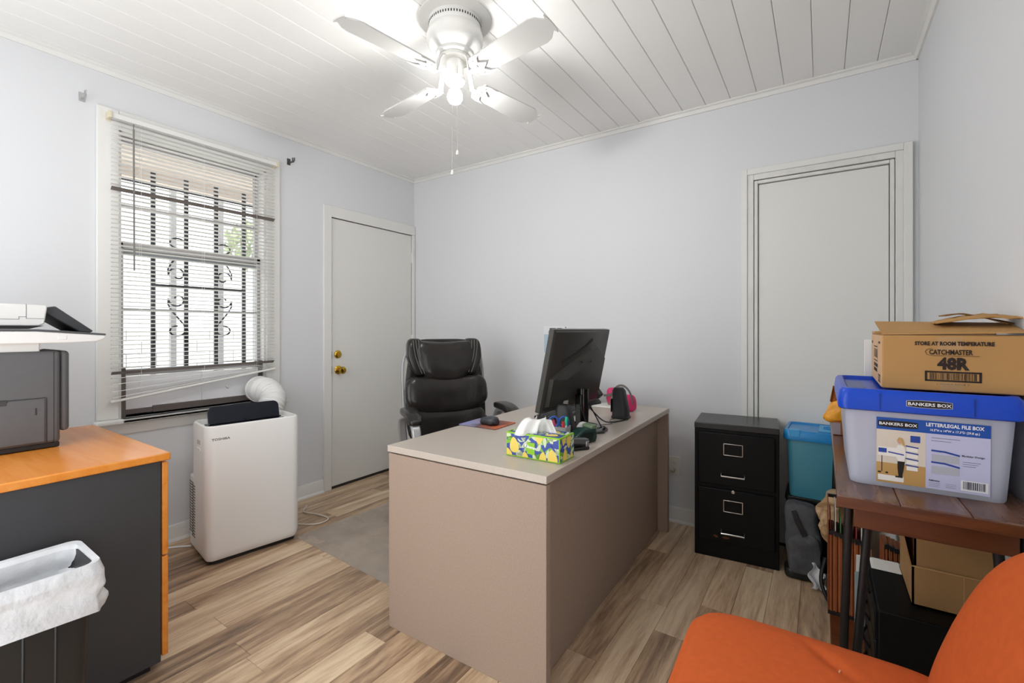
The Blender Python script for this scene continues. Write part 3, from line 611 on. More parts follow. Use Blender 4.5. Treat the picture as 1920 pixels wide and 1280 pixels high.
def speaker(lb, x, y, rz, h):
    s_ = thing('desktop_speaker', lb, 'speaker', (x, y, DZ), rz, 'desktop speakers')
    obj('cabinet', MB().loft([[(a*sc_+lx, b*sw, z) for a, b in rrect(.085, .075, .025, 5)] for sc_, sw, lx, z in ((1, 1, 0, .012), (.95, .96, .0, .05*h), (.85, .86, -.006, .10*h), (.74, .76, -.01, .145*h), (.5, .55, -.012, .160*h))]), SPK, s_)
    obj('foot', MB().prism(rrect(.092, .085, .026, 5), .0005, .012, 'z'), BLACK, s_, .003)
    obj('grille', MB().box(-.048, -.043, -.025, .025, .03, .10*h), mat('speaker_cloth', '#151515', .9), s_, .003)
    return s_
sp_ = speaker('tall black speaker standing alone at the window-less end of the desk', 2.165, -.615, math.radians(0), 1.0)
sp_['label'] = 'black desktop speaker standing in the open right of the monitor'
obj('speaker_wire', MB().tube(smooth_path([(.0, -.035, .006), (-.02, -.10, .004), (.02, -.18, .004), (-.01, -.24, .004)], 8), .0015, 6), BLACK, sp_)
speaker('black desktop speaker half hidden behind the tissues, left of the monitor stand', 2.125, -1.165, math.radians(8), .88)
# phone behind the monitor
ph = thing('desk_phone', 'black office phone partly hidden behind the monitor', 'phone', (1.80, -.33, DZ), math.radians(-12))
obj('base', MB().prism([(-.09, 0), (.09, 0), (.09, .02), (.02, .075), (-.09, .10)], -.09, .09, 'y'), BLACK, ph, .006)
obj('handset', MB().strip(smooth_path([(-.09, .065, .115), (-.03, .065, .13), (.05, .065, .10), (.10, .065, .05)], 5), .045, .03, up=(0, 1, 0)), BLACK, ph, .008)
obj('display', MB().box(-.05, .0, -.07, .03, .088, .092, T(ry=math.radians(24))), MGL, ph)
# pink headset pouch cluster
PINK = mat('hot_pink', '#d2356f', .5, var=.08, vscale=20); BEI = mat('beige_cushion', '#c9beac', .7); GRYS = mat('grey_strap', '#6f6c68', .6)
hs_ = thing('shoe_pair', 'pink and beige open shoe lying on its side behind the speaker', 'shoe', (2.055, -.325, DZ), math.radians(-36))
obj('sole', MB().strip(smooth_path([(-.12, -.01, .02), (-.06, -.01, .055), (.0, -.01, .085), (.05, -.01, .06)], 6), .06, .02, up=(0, 1, 0)), mat('taupe_sole', '#8d7b68', .7), hs_, .004)
obj('footbed', MB().sbox(.11, .075, .055, 3, 8, lambda q, p: (q.x, q.y, q.z+.2*q.x), T(-.01, .0, .06)), BEI, hs_)
obj('pink_upper', MB().sbox(.05, .075, .085, 4, 8, lambda q, p: (q.x-.4*q.z, q.y, q.z), T(-.10, .01, .058, ry=.5)), PINK, hs_)
obj('heel_cup', MB().sbox(.075, .085, .095, 3.2, 10, lambda q, p: (q.x*(1-.2*p[2]), q.y, q.z), T(.105, -.02, .048)), PINK, hs_)
obj('strap', MB().strip([(.125*math.cos(a)*.8+.045, -.02, .055+.085*math.sin(a)) for a in [PI*i/14-.1 for i in range(15)]], .012, .004, up=(0, 1, 0)), GRYS, hs_)
obj('buckle_strap', MB().strip([(-.13, -.035, .06), (-.06, -.045, .07), (.02, -.045, .10)], .014, .004, up=(0, 1, 0)), GRYS, hs_)
hs_.name = 'shoe'
# tissue box
tb = thing('tissue_box', 'lime green tissue box printed with yellow pears and blue leaves', 'tissue box', (2.178, -1.478, DZ), math.radians(1.5))
LIME = mat('lime_card', '#8fc626', .5); PYEL = mat('pear_yellow', '#ecd062', .5); PBLU = mat('pattern_blue', '#3d4f9e', .5); PGRN = mat('pattern_green', '#7fb53c', .5); PPAL = mat('pattern_pale', '#cfd9b4', .5)
tw, td, th = .222, .117, .088
bx_ = obj('carton', MB().box(-tw/2, tw/2, -td/2, td/2, 0.0005, th), LIME, tb, .0015)
def pear(cx, cy, s, a=0.):
    pts = []
    for i in range(22):
        t = 2*PI*i/22; r = 1.0; x = math.sin(t)*(.62-.22*math.cos(t)); y = -.15+math.cos(t)*.95
        pts.append((cx+s*(x*math.cos(a)-y*math.sin(a)), cy+s*(x*math.sin(a)+y*math.cos(a))))
    return pts
def leaf(cx, cy, s, a, w=.32):
    pts = [(-1+2*i/8, w*math.sin(PI*i/8)) for i in range(9)]+[(1-2*i/8, -w*math.sin(PI*i/8)) for i in range(1, 8)]
    return [(cx+s*(x*math.cos(a)-y*math.sin(a)), cy+s*(x*math.sin(a)+y*math.cos(a))) for x, y in pts]
def clip(pts, w, h):
    for ax, lim, sg in ((0, w, 1), (0, -w, -1), (1, h, 1), (1, -h, -1)):
        out = []
        for i in range(len(pts)):
            a, b = pts[i-1], pts[i]; ia = sg*a[ax] <= sg*lim; ib = sg*b[ax] <= sg*lim
            if ia != ib:
                t = (lim-a[ax])/(b[ax]-a[ax]); out.append((a[0]+(b[0]-a[0])*t, a[1]+(b[1]-a[1])*t))
            if ib: out.append(b)
        pts = out
        if len(pts) < 3: return None
    return pts
def pattern(M, w, h, seed, pears):
    q = random.Random(seed); ly = {k_: MB() for k_ in 'bgpy'}
    rect(ly['b'], -w, w, -h, h, M, .0003)
    for i in range(int(46*w/.1)):
        kk = 'g' if i % 2 else 'p'; p = clip(leaf(q.uniform(-w, w), q.uniform(-h, h), q.uniform(.016, .026), q.uniform(0, PI)), w, h)
        if p: poly(ly[kk], p, M, .0005 if kk == 'g' else .0007)
    for i in range(int(10*w/.1)):
        p = clip(leaf(q.uniform(-w, w), q.uniform(-h, h), q.uniform(.016, .026), q.uniform(0, PI), .25), w, h)
        if p: poly(ly['b'], p, M, .0009)
    for cx, cy, s, a in pears:
        p = clip(pear(cx, cy, s, a), w, h)
        if p: poly(ly['y'], p, M, .0011)
    for kk, mm, nm in (('b', PBLU, 'blue_print'), ('g', PGRN, 'green_leaf_print'), ('p', PPAL, 'pale_leaf_print'), ('y', PYEL, 'pear_print')):
        if ly[kk].f: obj(nm, ly[kk], mm, bx_)
FM = face((0, -td/2, th/2), (1, 0, 0), (0, 0, 1))
pattern(FM, tw/2-.004, th/2-.005, 3, [(-.075, .004, .03, .1), (.03, .035, .026, 3.1), (-.028, -.035, .02, .2), (.045, -.028, .022, -.1), (.082, -.022, .03, .15), (-.1, -.03, .02, .4)])
pattern(face((tw/2, 0, th/2), (0, 1, 0), (0, 0, 1)), td/2-.004, th/2-.005, 5, [(-.03, .03, .02, 3.), (.012, .018, .026, 3.2), (-.018, -.02, .026, 0), (.035, -.035, .02, .2)])
pattern(face((0, 0, th), (1, 0, 0), (0, 1, 0)), tw/2-.006, td/2-.006, 8, [(-.07, -.02, .025, .5), (.06, -.03, .025, 2), (.05, .03, .02, 1)])
rect(lm := MB(), -.02, .012, -.026, .016, FM, .0013); obj('logo_patch', lm, LIME, bx_)
text(tm := MB(), 'Kleenex', .015, FM @ T(-.006, -.005, .0016, rz=-.12), bold=.03, shear=.2); obj('brand_lettering', tm, PRINTW, bx_)
def tiss(u, v):
    a = (u-.5)*2; r_ = .012+.035*(1-v*.3); z = v*.062
    return (a*.05*(1-.25*v)+.006*math.sin(9*u+3*v), .012*math.sin(u*14+v*2)*(.3+v)+.004, z*(1-.25*abs(math.sin(u*5+.3)))-.002)
obj('tissue', MB().grid(tiss, 26, 10, T(.012, .005, th)), PAPER, tb, solid=.0006)
obj('tissue_fold', MB().grid(lambda u, v: (-.055+.05*u+.012*v-.03*(1-v)*(1-u), -.045*(1-v)*(1 if u < .6 else .7)-.012*math.sin(u*5), .045*v*(1-.2*u)+.02*math.sin(v*3)-.012*(1-v)+.006), 8, 8, T(.012, -.018, th)), PAPER, tb, solid=.0006)
# pen holder with scissors and markers
pe = thing('pen_holder', 'clear grey desk caddy holding pens and scissors', 'pen holder', (2.150, -1.262, DZ), math.radians(5))
FROST = mat('frosted_acrylic', '#c9c9cd', .35, trans=.35)
obj('cup', MB().loft([[(x, y, z) for x, y in rrect(w_, d_, .01, 3)] for w_, d_, z in ((.066, .056, .0005), (.072, .062, .07), (.067, .057, .07), (.061, .051, .004))]), FROST, pe)
obj('divider', MB().box(-.002, .002, -.026, .026, .004, .066), FROST, pe)
sc = thing('scissors', 'blue-handled scissors standing in the pen holder', 'scissors', (2.142, -1.262, DZ+.006), math.radians(30))
SB = mat('scissor_blue', '#2a55a8', .4)
for s in (-1, 1):
    obj('handle', MB().tube([(s*.021+.019*math.cos(a), 0, .078+.022*math.sin(a)) for a in [2*PI*i/20 for i in range(21)]], .0042, 8), SB, sc)
    obj('blade', MB().add([(s*.004-.004, s*.001-.0006, .0), (s*.004+.004, s*.001-.0006, .06), (s*.012, s*.001-.0006, .065), (s*.004-.004, s*.001+.0006, .0), (s*.004+.004, s*.001+.0006, .06), (s*.012, s*.001+.0006, .065)], [(0, 1, 2), (3, 5, 4), (0, 3, 4, 1), (1, 4, 5, 2), (2, 5, 3, 0)]), STEEL, sc)
for (x, y, c, ln, tx, lb) in ((2.156, -1.256, '#1f9d5b', .10, .22, 'dark green capped marker leaning in the pen holder'), (2.169, -1.262, '#35c49a', .103, .08, 'mint green capped marker in the pen holder'), (2.164, -1.272, '#c8323a', .085, .05, 'red pen in the pen holder'), (2.128, -1.262, '#d44a78', .085, -.12, 'pink pen at the left of the pen holder')):
    mk = thing('marker', lb, 'marker', (x, y, DZ+.006), 0, 'markers in the pen holder')
    mm_ = mat('marker_'+c[1:], c, .4); M_ = T(ry=tx)
    obj('barrel', MB().cyl((0, 0, 0), (0, 0, ln*.7), .0055, 12, M=M_), PAPER if 'mint' in lb else mm_, mk); obj('cap', MB().cyl((0, 0, ln*.68), (0, 0, ln), .0065, 12, r1=.0055, M=M_), mm_, mk)
# stapler
stp = thing('stapler', 'grey metal stapler beside the tissue box', 'stapler', (2.243, -1.345, DZ), math.radians(58))
obj('base', MB().box(-.075, .07, -.018, .018, .0005, .012), BLACK, stp, .004)
obj('arm', MB().box(-.075, .068, -.014, .014, 0, .024, T(0, 0, .026, ry=math.radians(7))), mat('stapler_grey', '#77797b', .3, metal=.7), stp, .005)
obj('magazine', MB().box(-.07, .062, -.009, .009, .018, .027, T(ry=math.radians(4))), BLACK, stp, .001)
obj('nose', MB().box(.055, .071, -.0145, .0145, .008, .034), CHROME, stp, .003)
# tape dispenser
tp = thing('tape_dispenser', 'dark green desk tape dispenser behind the stapler', 'tape dispenser', (2.222, -1.215, DZ), math.radians(70))
TG = mat('bottle_green', '#1f3a34', .22)
obj('body', MB().prism([(-.075, .0005), (.06, .0005), (.068, .02), (.062, .058), (.045, .064), (.028, .058), (-.005, .062), (-.035, .045), (-.07, .02)], -.026, .026, 'y'), TG, tp, .007, seg=3)
obj('cutter_hood', MB().prism([(.03, .056), (.066, .055), (.06, .074), (.03, .070)], -.028, .028, 'y'), mat('hood_green', '#6f8468', .35), tp, .005)
obj('side_recess', MB().prism([(-.05, .008), (.045, .008), (.042, .045), (-.015, .045)], -.0268, -.0255, 'y'), mat('recess_green', '#0f1f1c', .4), tp)
tpr = thing('tape_roll', 'white roll of tape standing behind the tape dispenser', 'tape', (2.190, -1.125, DZ+.034), math.radians(60))
obj('roll', MB().loft([[(r*math.cos(a), y, r*math.sin(a)) for a in [2*PI*i/32 for i in range(32)]] for r, y in ((.015, -.010), (.033, -.010), (.033, .010), (.015, .010), (.015, -.010))], cap=False), PAPER, tpr); obj('core', MB().loft([[(r*math.cos(a), y, r*math.sin(a)) for a in [2*PI*i/24 for i in range(24)]] for r, y in ((.012, -.010), (.015, -.010), (.015, .010), (.012, .010), (.012, -.010))], cap=False), mat('core_dark', '#3a3735', .6), tpr)
# wall notice
nc = thing('wall_notice', 'printed notice sheet pinned to the back wall behind the monitor', 'notice', (1.445, -.001, 1.108))
obj('sheet', MB().box(-.10, .10, -.0012, 0, -.11, .11), mat('notice_paper', '#e2e4e6', .5), nc)
NM = face((0, -.0014, 0), (1, 0, 0), (0, 0, 1))
rect(m1 := MB(), -.098, -.055, -.085, .05, NM); obj('blue_panel', m1, mat('notice_blue', '#b4c8d6', .6), nc)
m2 = MB()
for i in range(9): rect(m2, -.045, .09, .04-.016*i, .044-.016*i, NM, .0002)
rect(m2, -.05, .0, .088, .096, NM, .0002); rect(m2, .01, .05, .09, .096, NM, .0002); rect(m2, .075, .085, .096, .104, NM, .0002); rect(m2, -.09, -.06, -.102, -.097, NM, .0002)
m2.loft([[(r*math.cos(a)-.04, -.0016, r*math.sin(a)+.065) for a in [2*PI*i/24 for i in range(24)]] for r in (.020, .017)], cap=False); obj('print', m2, mat('notice_print', '#5a5c62', .6), nc)['kind'] = 'stuff'
# outlet and plug
ol = thing('wall_outlet', 'ivory duplex outlet low on the back wall beside the desk', 'outlet', (2.282, 0, .345))
IV = mat('ivory_plate', '#d9d5c8', .4)
obj('plate', MB().box(-.036, .036, -.006, 0, -.058, .058), IV, ol, .003)
for z in (-.02, .02):
    r_ = obj('receptacle', MB().prism(rrect(.032, .028, .009, 4, cy=z), -.008, -.005, 'y'), IV, ol)
    obj('slots', MB().box(-.007, -.0055, -.0085, -.007, z-.003, z+.006).box(.0055, .007, -.0085, -.007, z-.003, z+.006).cyl((0, -.0085, z-.007), (0, -.007, z-.007), .002, 8), DARK, r_)
pl = thing('power_plug', 'beige plug and cord in the lower socket by the desk', 'plug', (2.276, -.009, .318))
obj('plug_body', MB().box(-.011, .011, -.028, 0, -.01, .01), mat('plug_beige', '#b9ae9a', .5), pl, .004)
obj('cord', MB().tube(smooth_path([(0, -.026, 0), (-.02, -.05, -.01), (-.06, -.06, -.06), (-.09, -.05, -.3)], 6), .003, 6), mat('plug_beige', '#b9ae9a', .5), pl)

# ------------------------------------------------------------------ black file cabinet
FCB = mat('file_black', '#080809', .42, var=.1, vscale=25, spec=.25)
fc = thing('file_cabinet', 'black two-drawer metal file cabinet against the back wall', 'cabinet', (2.479, -.362, 0), math.radians(5.5))
fw, fdp, fh = .392, .31, .70
obj('body', MB().box(0, fw, .004, fdp, 0.0, fh), FCB, fc, .003)
obj('top', MB().box(-.001, fw+.001, -.002, fdp+.001, fh-.03, fh+.002), mat('file_top', '#2c2c2c', .3), fc, .004)
for n_, (z0, z1) in enumerate(((.385, .655), (.09, .365))):
    dr = obj('drawer', MB().box(.018, fw-.018, -.010, .008, z0, z1), FCB, fc, .004)
    zc = z0+(z1-z0)*.70
    lf = MB()
    for a in ((.14, .232, zc+.027, zc+.031), (.14, .232, zc-.031, zc-.027), (.14, .145, zc-.031, zc+.031), (.227, .232, zc-.031, zc+.031)): lf.box(a[0], a[1], -.0135, -.0095, a[2], a[3])
    obj('label_frame', lf, CHROME, dr, .001)
    zh = z0+(z1-z0)*.2
    obj('handle', MB().tube([(.132, -.009, zh+.012), (.132, -.030, zh), (.238, -.030, zh), (.238, -.009, zh+.012)], .005, 8), CHROME, dr)
obj('lock', MB().lathe([(.009, 0), (.009, .006), (.007, .008), (.003, .008)], 16, T(.186, -.004, .358, rx=PI/2)), CHROME, fc)
rs = MB()
q = random.Random(4)
for cx in (.105, .145, .155):
    pts = [(cx+q.uniform(.007, .016)*math.cos(a), .118+q.uniform(.003, .008)*math.sin(a)) for a in [2*PI*i/9 for i in range(9)]]
    poly(rs, pts, face((0, -.0108, 0), (1, 0, 0), (0, 0, 1)))
obj('rust_spot', rs, mat('rust', '#6b3f22', .9, var=.3, vscale=90), fc)

# ------------------------------------------------------------------ corner pile
TEAL = bpy.data.materials.new('teal_plastic'); TEAL.use_nodes = True; nt = TEAL.node_tree; b_ = nt.nodes['Principled BSDF']; b_.inputs['Base Color'].default_value = (*lin('#4f9bb0'), 1); b_.inputs['Roughness'].default_value = .3; b_.inputs['Transmission Weight'].default_value = .15
BLID = mat('bright_blue_lid', '#1f86c8', .28)
sc_ = thing('black_tote', 'black storage tote standing in the corner under the teal bin', 'tote', (3.03, -.128, 0))
obj('tub', MB().loft([[(x, y, z) for x, y in rrect(w_, d_, .02, 4)] for w_, d_, z in ((.24, .19, .001), (.26, .21, .32), (.275, .225, .325), (.275, .225, .335))]), BLACK, sc_)
obj('lid', MB().prism(rrect(.285, .235, .02, 4), .335, .36, 'z'), BLACK, sc_, .006)
tl = thing('teal_bin', 'translucent teal plastic bin with bright blue lid on the black tote', 'storage bin', (3.015, -.142, .361), math.radians(-2))
obj('tub', MB().loft([[(x, y, z) for x, y in rrect(w_, d_, .025, 4)] for w_, d_, z in ((.205, .21, .0), (.21, .215, .008), (.232, .245, .285), (.245, .258, .288), (.245, .258, .30))]), TEAL, tl)
ld = obj('lid', MB().loft([[(x, y, z) for x, y in rrect(w_, d_, .025, 4)] for w_, d_, z in ((.256, .27, .285), (.26, .275, .295), (.256, .27, .325), (.245, .258, .333), (.225, .235, .333), (.220, .23, .326))]), BLID, tl)
obj('latch', MB().box(-.10, -.055, -.138, -.10, .30, .337), mat('latch_blue', '#3f9fd6', .3), ld, .004)
obj('lid_panel', MB().box(.015, .10, -.09, .08, .326, .336), mat('latch_blue', '#3f9fd6', .3), ld, .004)
obj('lid_grip', MB().box(.035, .10, -.03, -.018, .335, .341).box(.035, .10, .015, .027, .335, .341), BLID, ld, .002)
BPK = mat('grey_canvas', '#56575a', .9, var=.18, vscale=30, bump=.3, bscale=120)
def slump(amp, seed, f=9):
    return lambda q, p: tuple(Vector(q)+Vector((noise.noise(Vector(q)*f+Vector((seed, 0, 0))), noise.noise(Vector(q)*f+Vector((0, seed, 3))), noise.noise(Vector(q)*f+Vector((5, 0, seed)))*.6))*amp)
bk_ = thing('backpack', 'slouched grey canvas backpack between the file cabinet and the corner', 'backpack', (2.962, -.318, 0), math.radians(4))
obj('bag', MB().sbox(.14, .10, .34, 4.5, 14, slump(.02, 3), T(0, 0, .185)), BPK, bk_)
obj('front_pocket', MB().sbox(.125, .05, .19, 4, 10, slump(.016, 8, 14), T(.005, -.045, .13)), BPK, bk_)
obj('bottom', MB().sbox(.145, .105, .05, 5, 8, None, T(0, 0, .026)), BLACK, bk_)
obj('strap', MB().strip([(-.035, -.055, .33), (-.02, -.062, .28), (.01, -.066, .22)], .02, .004, up=(0, 1, 0)), BLACK, bk_)
db_ = thing('black_duffel', 'black shoulder bag slumped on the floor below the tan plastic bag', 'bag', (3.125, -.445, 0))
obj('bag', MB().sbox(.13, .15, .20, 3.5, 12, slump(.02, 12), T(0, 0, .10)), mat('black_nylon', '#161617', .6), db_)
obj('strap', MB().tube(smooth_path([(-.07, -.05, .19), (-.085, -.09, .10), (-.05, -.115, .02), (-.02, -.12, .012)], 6), .008, 8), BLACK, db_)
TB = mat('tan_plastic_film', '#b9977088'[:7], .32, var=.12, vscale=14)
o = obj('plastic_bag', MB().sbox(.16, .17, .27, 2.6, 22, lambda q, p: tuple(Vector(slump(.03, 5, 13)(q, p))+Vector((.02*noise.noise(Vector(q)*30), .014*noise.noise(Vector(q)*34), 0))), None), TB, None, ang=14)
o.location = (3.115, -.445, .345); tag(o, 'crumpled tan plastic shopping bag stuffed on the black shoulder bag', 'plastic bag')
o = obj('plastic_wrap', MB().grid(lambda u, v: (.05*u+.012*math.sin(9*v), -.01*math.sin(7*u+3*v), .12*v*(1-.4*u)+.004+.01*math.sin(u*8)**2), 10, 12), mat('clear_film', '#d4d6d8', .25), None, ang=14, solid=.001); o.location = (3.0, -.43, .002); tag(o, 'crumpled clear plastic wrap on the floor beside the black bag', 'plastic wrap')

# ------------------------------------------------------------------ console table
TW = woodmat('red_brown_wood', [(.1, '#2c1710'), (.4, '#4a2a1e'), (.6, '#5f3d2f'), (.85, '#7a5848')], rough=.25, axis=1, scale=.8, rand=False)
TWF = woodmat('red_brown_edge', [(.1, '#200c04'), (.45, '#43200b'), (.7, '#633515')], rough=.4, axis=0, scale=.8, rand=False)
TZ = .80; TX0, TX1, TY0, TY1 = 3.072, 3.425, -1.60, -.30
tbl = thing('console_table', 'narrow dark wood console table with black hairpin legs', 'table', ((TX0+TX1)/2, (TY0+TY1)/2, 0))
hx, hy = (TX1-TX0)/2, (TY1-TY0)/2
for k_ in range(3):
    a = -hx+k_*(2*hx/3); obj('top_plank', MB().box(a+.0004, a+2*hx/3-.0004, -hy, hy, TZ-.027, TZ), TW, tbl, .003)
obj('front_edge', MB().box(-hx, hx, -hy-.003, -hy+.0015, TZ-.027, TZ-.003), TWF, tbl, .001)
obj('apron', MB().box(-hx+.035, hx-.035, -hy+.06, -hy+.08, TZ-.090, TZ-.027), TWF, tbl, .002)
obj('apron', MB().box(-hx+.035, hx-.035, hy-.08, hy-.06, TZ-.090, TZ-.027), TWF, tbl, .002)
for sx in (-1, 1):
    for sy in (-1, 1):
        yo = sy*.57
        obj('hairpin_leg', MB().tube([(sx*.150, yo, TZ-.03), (sx*.172, yo, .016), (sx*.168, yo, .011), (sx*.160, yo, .016), (sx*.109, yo, TZ-.03)], .0095, 10).box(min(sx*.09, sx*.165), max(sx*.09, sx*.165), yo-.03, yo+.03, TZ-.031, TZ-.027), IRON, tbl)
lb_ = tag(obj('wooden_platform', MB().box(3.07, 3.40, -1.38, -.57, .0005, .078), TWF, None, .002), 'low reddish wooden platform on the floor under the console table', 'platform')
# accordion files
RUST = mat('rust_brown_card', '#8a4a26', .6, var=.12, vscale=20); RUSTL = mat('rust_light_edge', '#c98a5a', .6)
def accordion(lb, x, y, z, n, pitch, depth, h, back, rz):
    a = thing('accordion_file', lb, 'file folder', (x, y, z), rz, 'accordion files under the table')
    for i in range(n):
        x0 = i*pitch
        obj('pleat', MB().prism([(x0, -depth/2), (x0+pitch*.5, -depth/2-.008), (x0+pitch*.96, -depth/2), (x0+pitch*.96, depth/2), (x0, depth/2)], .004, h*(1-.012*i), 'z'), RUST, a)
        obj('divider_edge', MB().box(x0+pitch*.90, x0+pitch*1.02, -depth/2-.003, depth/2, .004, h*(1-.012*i)), RUSTL, a)
        obj('tab', MB().box(x0, x0+pitch*.9, -depth/2-.010, -depth/2+.004, h*(1-.012*i)-.004, h*(1-.012*i)+.012), BLACK, a)
    obj('back_cover', MB().box(-.004, -.001, -depth/2-.004, depth/2, 0, h+back), RUST, a)
    obj('base_band', MB().box(-.004, n*pitch, -depth/2-.012, depth/2, 0.0005, .012), BLACK, a)
    if back:
        obj('top_band', MB().box(-.004, n*pitch*.8, depth/2-.01, depth/2, h+back-.012, h+back), BLACK, a)
        q = random.Random(n)
        for i in range(n):
            c = ('#a23a3a', '#d8d6cf', '#3f8a55', '#c9a05a', '#e4e4e2')[i % 5]
            obj('paper_insert', MB().box(i*pitch+.003, i*pitch+.006, -depth/2+.01, depth/2-.01, h*.6, h+back*q.uniform(.5, .95)), mat('insert_'+c[1:], c, .7), a)
    return a
accordion('tall rust-brown accordion file standing at the left under the table', 3.066, -.665, .0785, 8, .0165, .15, .315, .11, 0)
accordion('shorter rust-brown accordion file behind the black drawer unit', 3.225, -.82, .0785, 8, .013, .12, .355, .0, 0)
# papers behind the legs
for (x, y, h, w_, rz, tx, lb) in ((3.158, -.86, .30, .035, .3, .05, 'thin stack of white papers standing behind the table leg'),):
    p = thing('paper_stack', lb, 'papers', (x, y, .0785), rz)
    for i in range(4): obj('sheet', MB().box(-w_/2+.004*i, w_/2+.004*i, -.002+.004*i, -.001+.004*i, 0.0005, h-.008*i, T(ry=tx*.3)), PAPER, p)
    obj('clear_sleeve', MB().box(-w_/2-.002, w_/2, -.006, -.004, .0005, h-.06), mat('sleeve_film', '#cfe0e0', .2, trans=.5), p)
for (x, y, z, a, lb) in ((3.215, -.70, .0, .1, 'bent white sheets sticking up out of the tall accordion file'), (3.31, -.73, .0, -.1, 'bent white sheets leaning behind the short accordion file')):
    o = obj('loose_sheets', MB().grid(lambda u, v: (.085*u-.02*v, .02*math.sin(u*4+v*2)-.015*v, .39*v+.02*math.sin(u*6)*v), 10, 8), PAPER, None, ang=60, solid=.002); o.location = (x, y+.10, .080); o.rotation_euler.z = a; tag(o, lb, 'papers')
# black drawer unit with cardboard box on top
BK2 = mat('drawer_black', '#070708', .5, spec=.2)
du = thing('drawer_unit', 'black plastic desktop drawer unit under the console table', 'drawer unit', (3.285, -1.135, .0785))
obj('frame', MB().box(-.115, .125, -.20, .165, 0, .346), BK2, du, .004)
for k_ in range(4):
    z0 = .012+k_*.082
    dr = obj('drawer', MB().box(-.122, -.112, -.19, .155, z0, z0+.078), BK2, du, .003)
    obj('pull_lip', MB().tube([(-.122-.014*math.sin(PI*i/12), -.06+.12*i/12, z0+.066) for i in range(13)], .004, 6), BK2, dr)
o = obj('paper_ream', MB().box(-.11, -.03, .07, .15, 0, .002).box(-.105, -.035, .065, .148, .002, .004), PAPER, None); o.location = (3.285, -1.135, .4248); tag(o, 'white papers lying on the black drawer unit', 'papers')
CARD = mat('kraft_cardboard', '#a07a4d', .75, var=.06, vscale=10, bump=.05, bscale=90); CARDE = mat('kraft_edge', '#c29a68', .8)
cb = thing('open_carton', 'open brown cardboard carton on the black drawer unit', 'cardboard box', (3.338, -1.135, .4250), 0)
def wallbox(mb, w_, d_, z0, z1, t=.005): return mb.box(-w_/2, w_/2, -d_/2, -d_/2+t, z0, z1).box(-w_/2, w_/2, d_/2-t, d_/2, z0, z1).box(-w_/2, -w_/2+t, -d_/2, d_/2, z0, z1).box(w_/2-t, w_/2, -d_/2, d_/2, z0, z1)
obj('outer_tray', wallbox(MB().box(-.087, .087, -.12, .12, 0, .005), .174, .24, 0, .108), CARD, cb)
obj('inner_sleeve', wallbox(MB(), .163, .225, .005, .238), CARD, cb)
obj('side_flap', MB().add([(-.087, -.12, .108), (-.087, .10, .108), (-.105, .10, .20), (-.105, -.115, .20), (-.091, -.12, .108), (-.091, .10, .108), (-.109, .10, .20), (-.109, -.115, .20)], [(0, 1, 2, 3), (7, 6, 5, 4), (0, 4, 5, 1), (2, 6, 7, 3), (1, 5, 6, 2), (0, 3, 7, 4)]), CARD, cb)
obj('corrugated_edge', MB().box(-.087, .087, -.1204, -.1148, .1082, .1105), CARDE, cb)
obj('crease_line', MB().box(.018, .0195, -.1206, -.12, .002, .107), CARDE, cb)

# ------------------------------------------------------------------ file box on the table
CLR = bpy.data.materials.new('frosted_polypropylene'); CLR.use_nodes = True; nt = CLR.node_tree; b_ = nt.nodes['Principled BSDF']
b_.inputs['Base Color'].default_value = (.80, .83, .93, 1); b_.inputs['Roughness'].default_value = .32; b_.inputs['Transmission Weight'].default_value = .0
tl_ = nt.nodes.new('ShaderNodeBsdfTranslucent'); tl_.inputs[0].default_value = (.82, .85, .95, 1); mx = nt.nodes.new('ShaderNodeMixShader'); mx.inputs[0].default_value = .4
tp_ = nt.nodes.new('ShaderNodeBsdfTransparent'); mx2 = nt.nodes.new('ShaderNodeMixShader'); mx2.inputs[0].default_value = .22
nt.links.new(b_.outputs[0], mx.inputs[1]); nt.links.new(tl_.outputs[0], mx.inputs[2]); nt.links.new(mx.outputs[0], mx2.inputs[1]); nt.links.new(tp_.outputs[0], mx2.inputs[2]); nt.links.new(mx2.outputs[0], nt.nodes['Material Output'].inputs['Surface'])
BLUE = mat('cobalt_lid', '#0a46c4', .3)
FBX, FBY = 3.247, -1.275
fb = thing('file_box', 'frosted plastic file box with cobalt blue lid on the console table', 'storage box', (FBX, FBY, TZ), 0)
fbw, fbd = .285, .38
RR = lambda w_, d_, z, r=.022: [(x, y, z) for x, y in rrect(w_, d_, r, 5)]
obj('tub', MB().loft([RR(fbw, fbd, .0005), RR(fbw+.004, fbd+.004, .006), RR(fbw+.03, fbd+.02, .20), RR(fbw+.034, fbd+.024, .205), RR(fbw+.034, fbd+.024, .213), RR(fbw+.024, fbd+.014, .213), RR(fbw-.004, fbd-.004, .010)]), CLR, fb)
ld = obj('lid', MB().loft([RR(fbw+.046, fbd+.036, .190), RR(fbw+.054, fbd+.044, .193), RR(fbw+.056, fbd+.046, .210), RR(fbw+.050, fbd+.040, .236), RR(fbw+.038, fbd+.028, .244), RR(fbw+.016, fbd+.008, .244), RR(fbw+.006, fbd-.002, .234)]), BLUE, fb)
obj('lid_inset', MB().box(-.145, -.105, -.10, .10, .234, .2355), mat('lid_slate', '#5564a8', .4), ld)
FY = -fbd/2-.0235
for x in (-.085, .085): obj('lid_notch', MB().box(x-.001, x+.001, FY-.0005, FY+.006, .196, .235), mat('lid_dark', '#062f8c', .4), ld)
BM = face((.006, FY+.0005, .216), (1, 0, 0), (0, -.06, 1))
def badge(mb, w_, h_): return [(-w_/2, -h_/2*.75), (-w_/4, -h_/2*.95), (w_/4, -h_/2*.95), (w_/2, -h_/2*.75), (w_/2, h_/2*.75), (w_/4, h_/2*.95), (-w_/4, h_/2*.95), (-w_/2, h_/2*.75)]
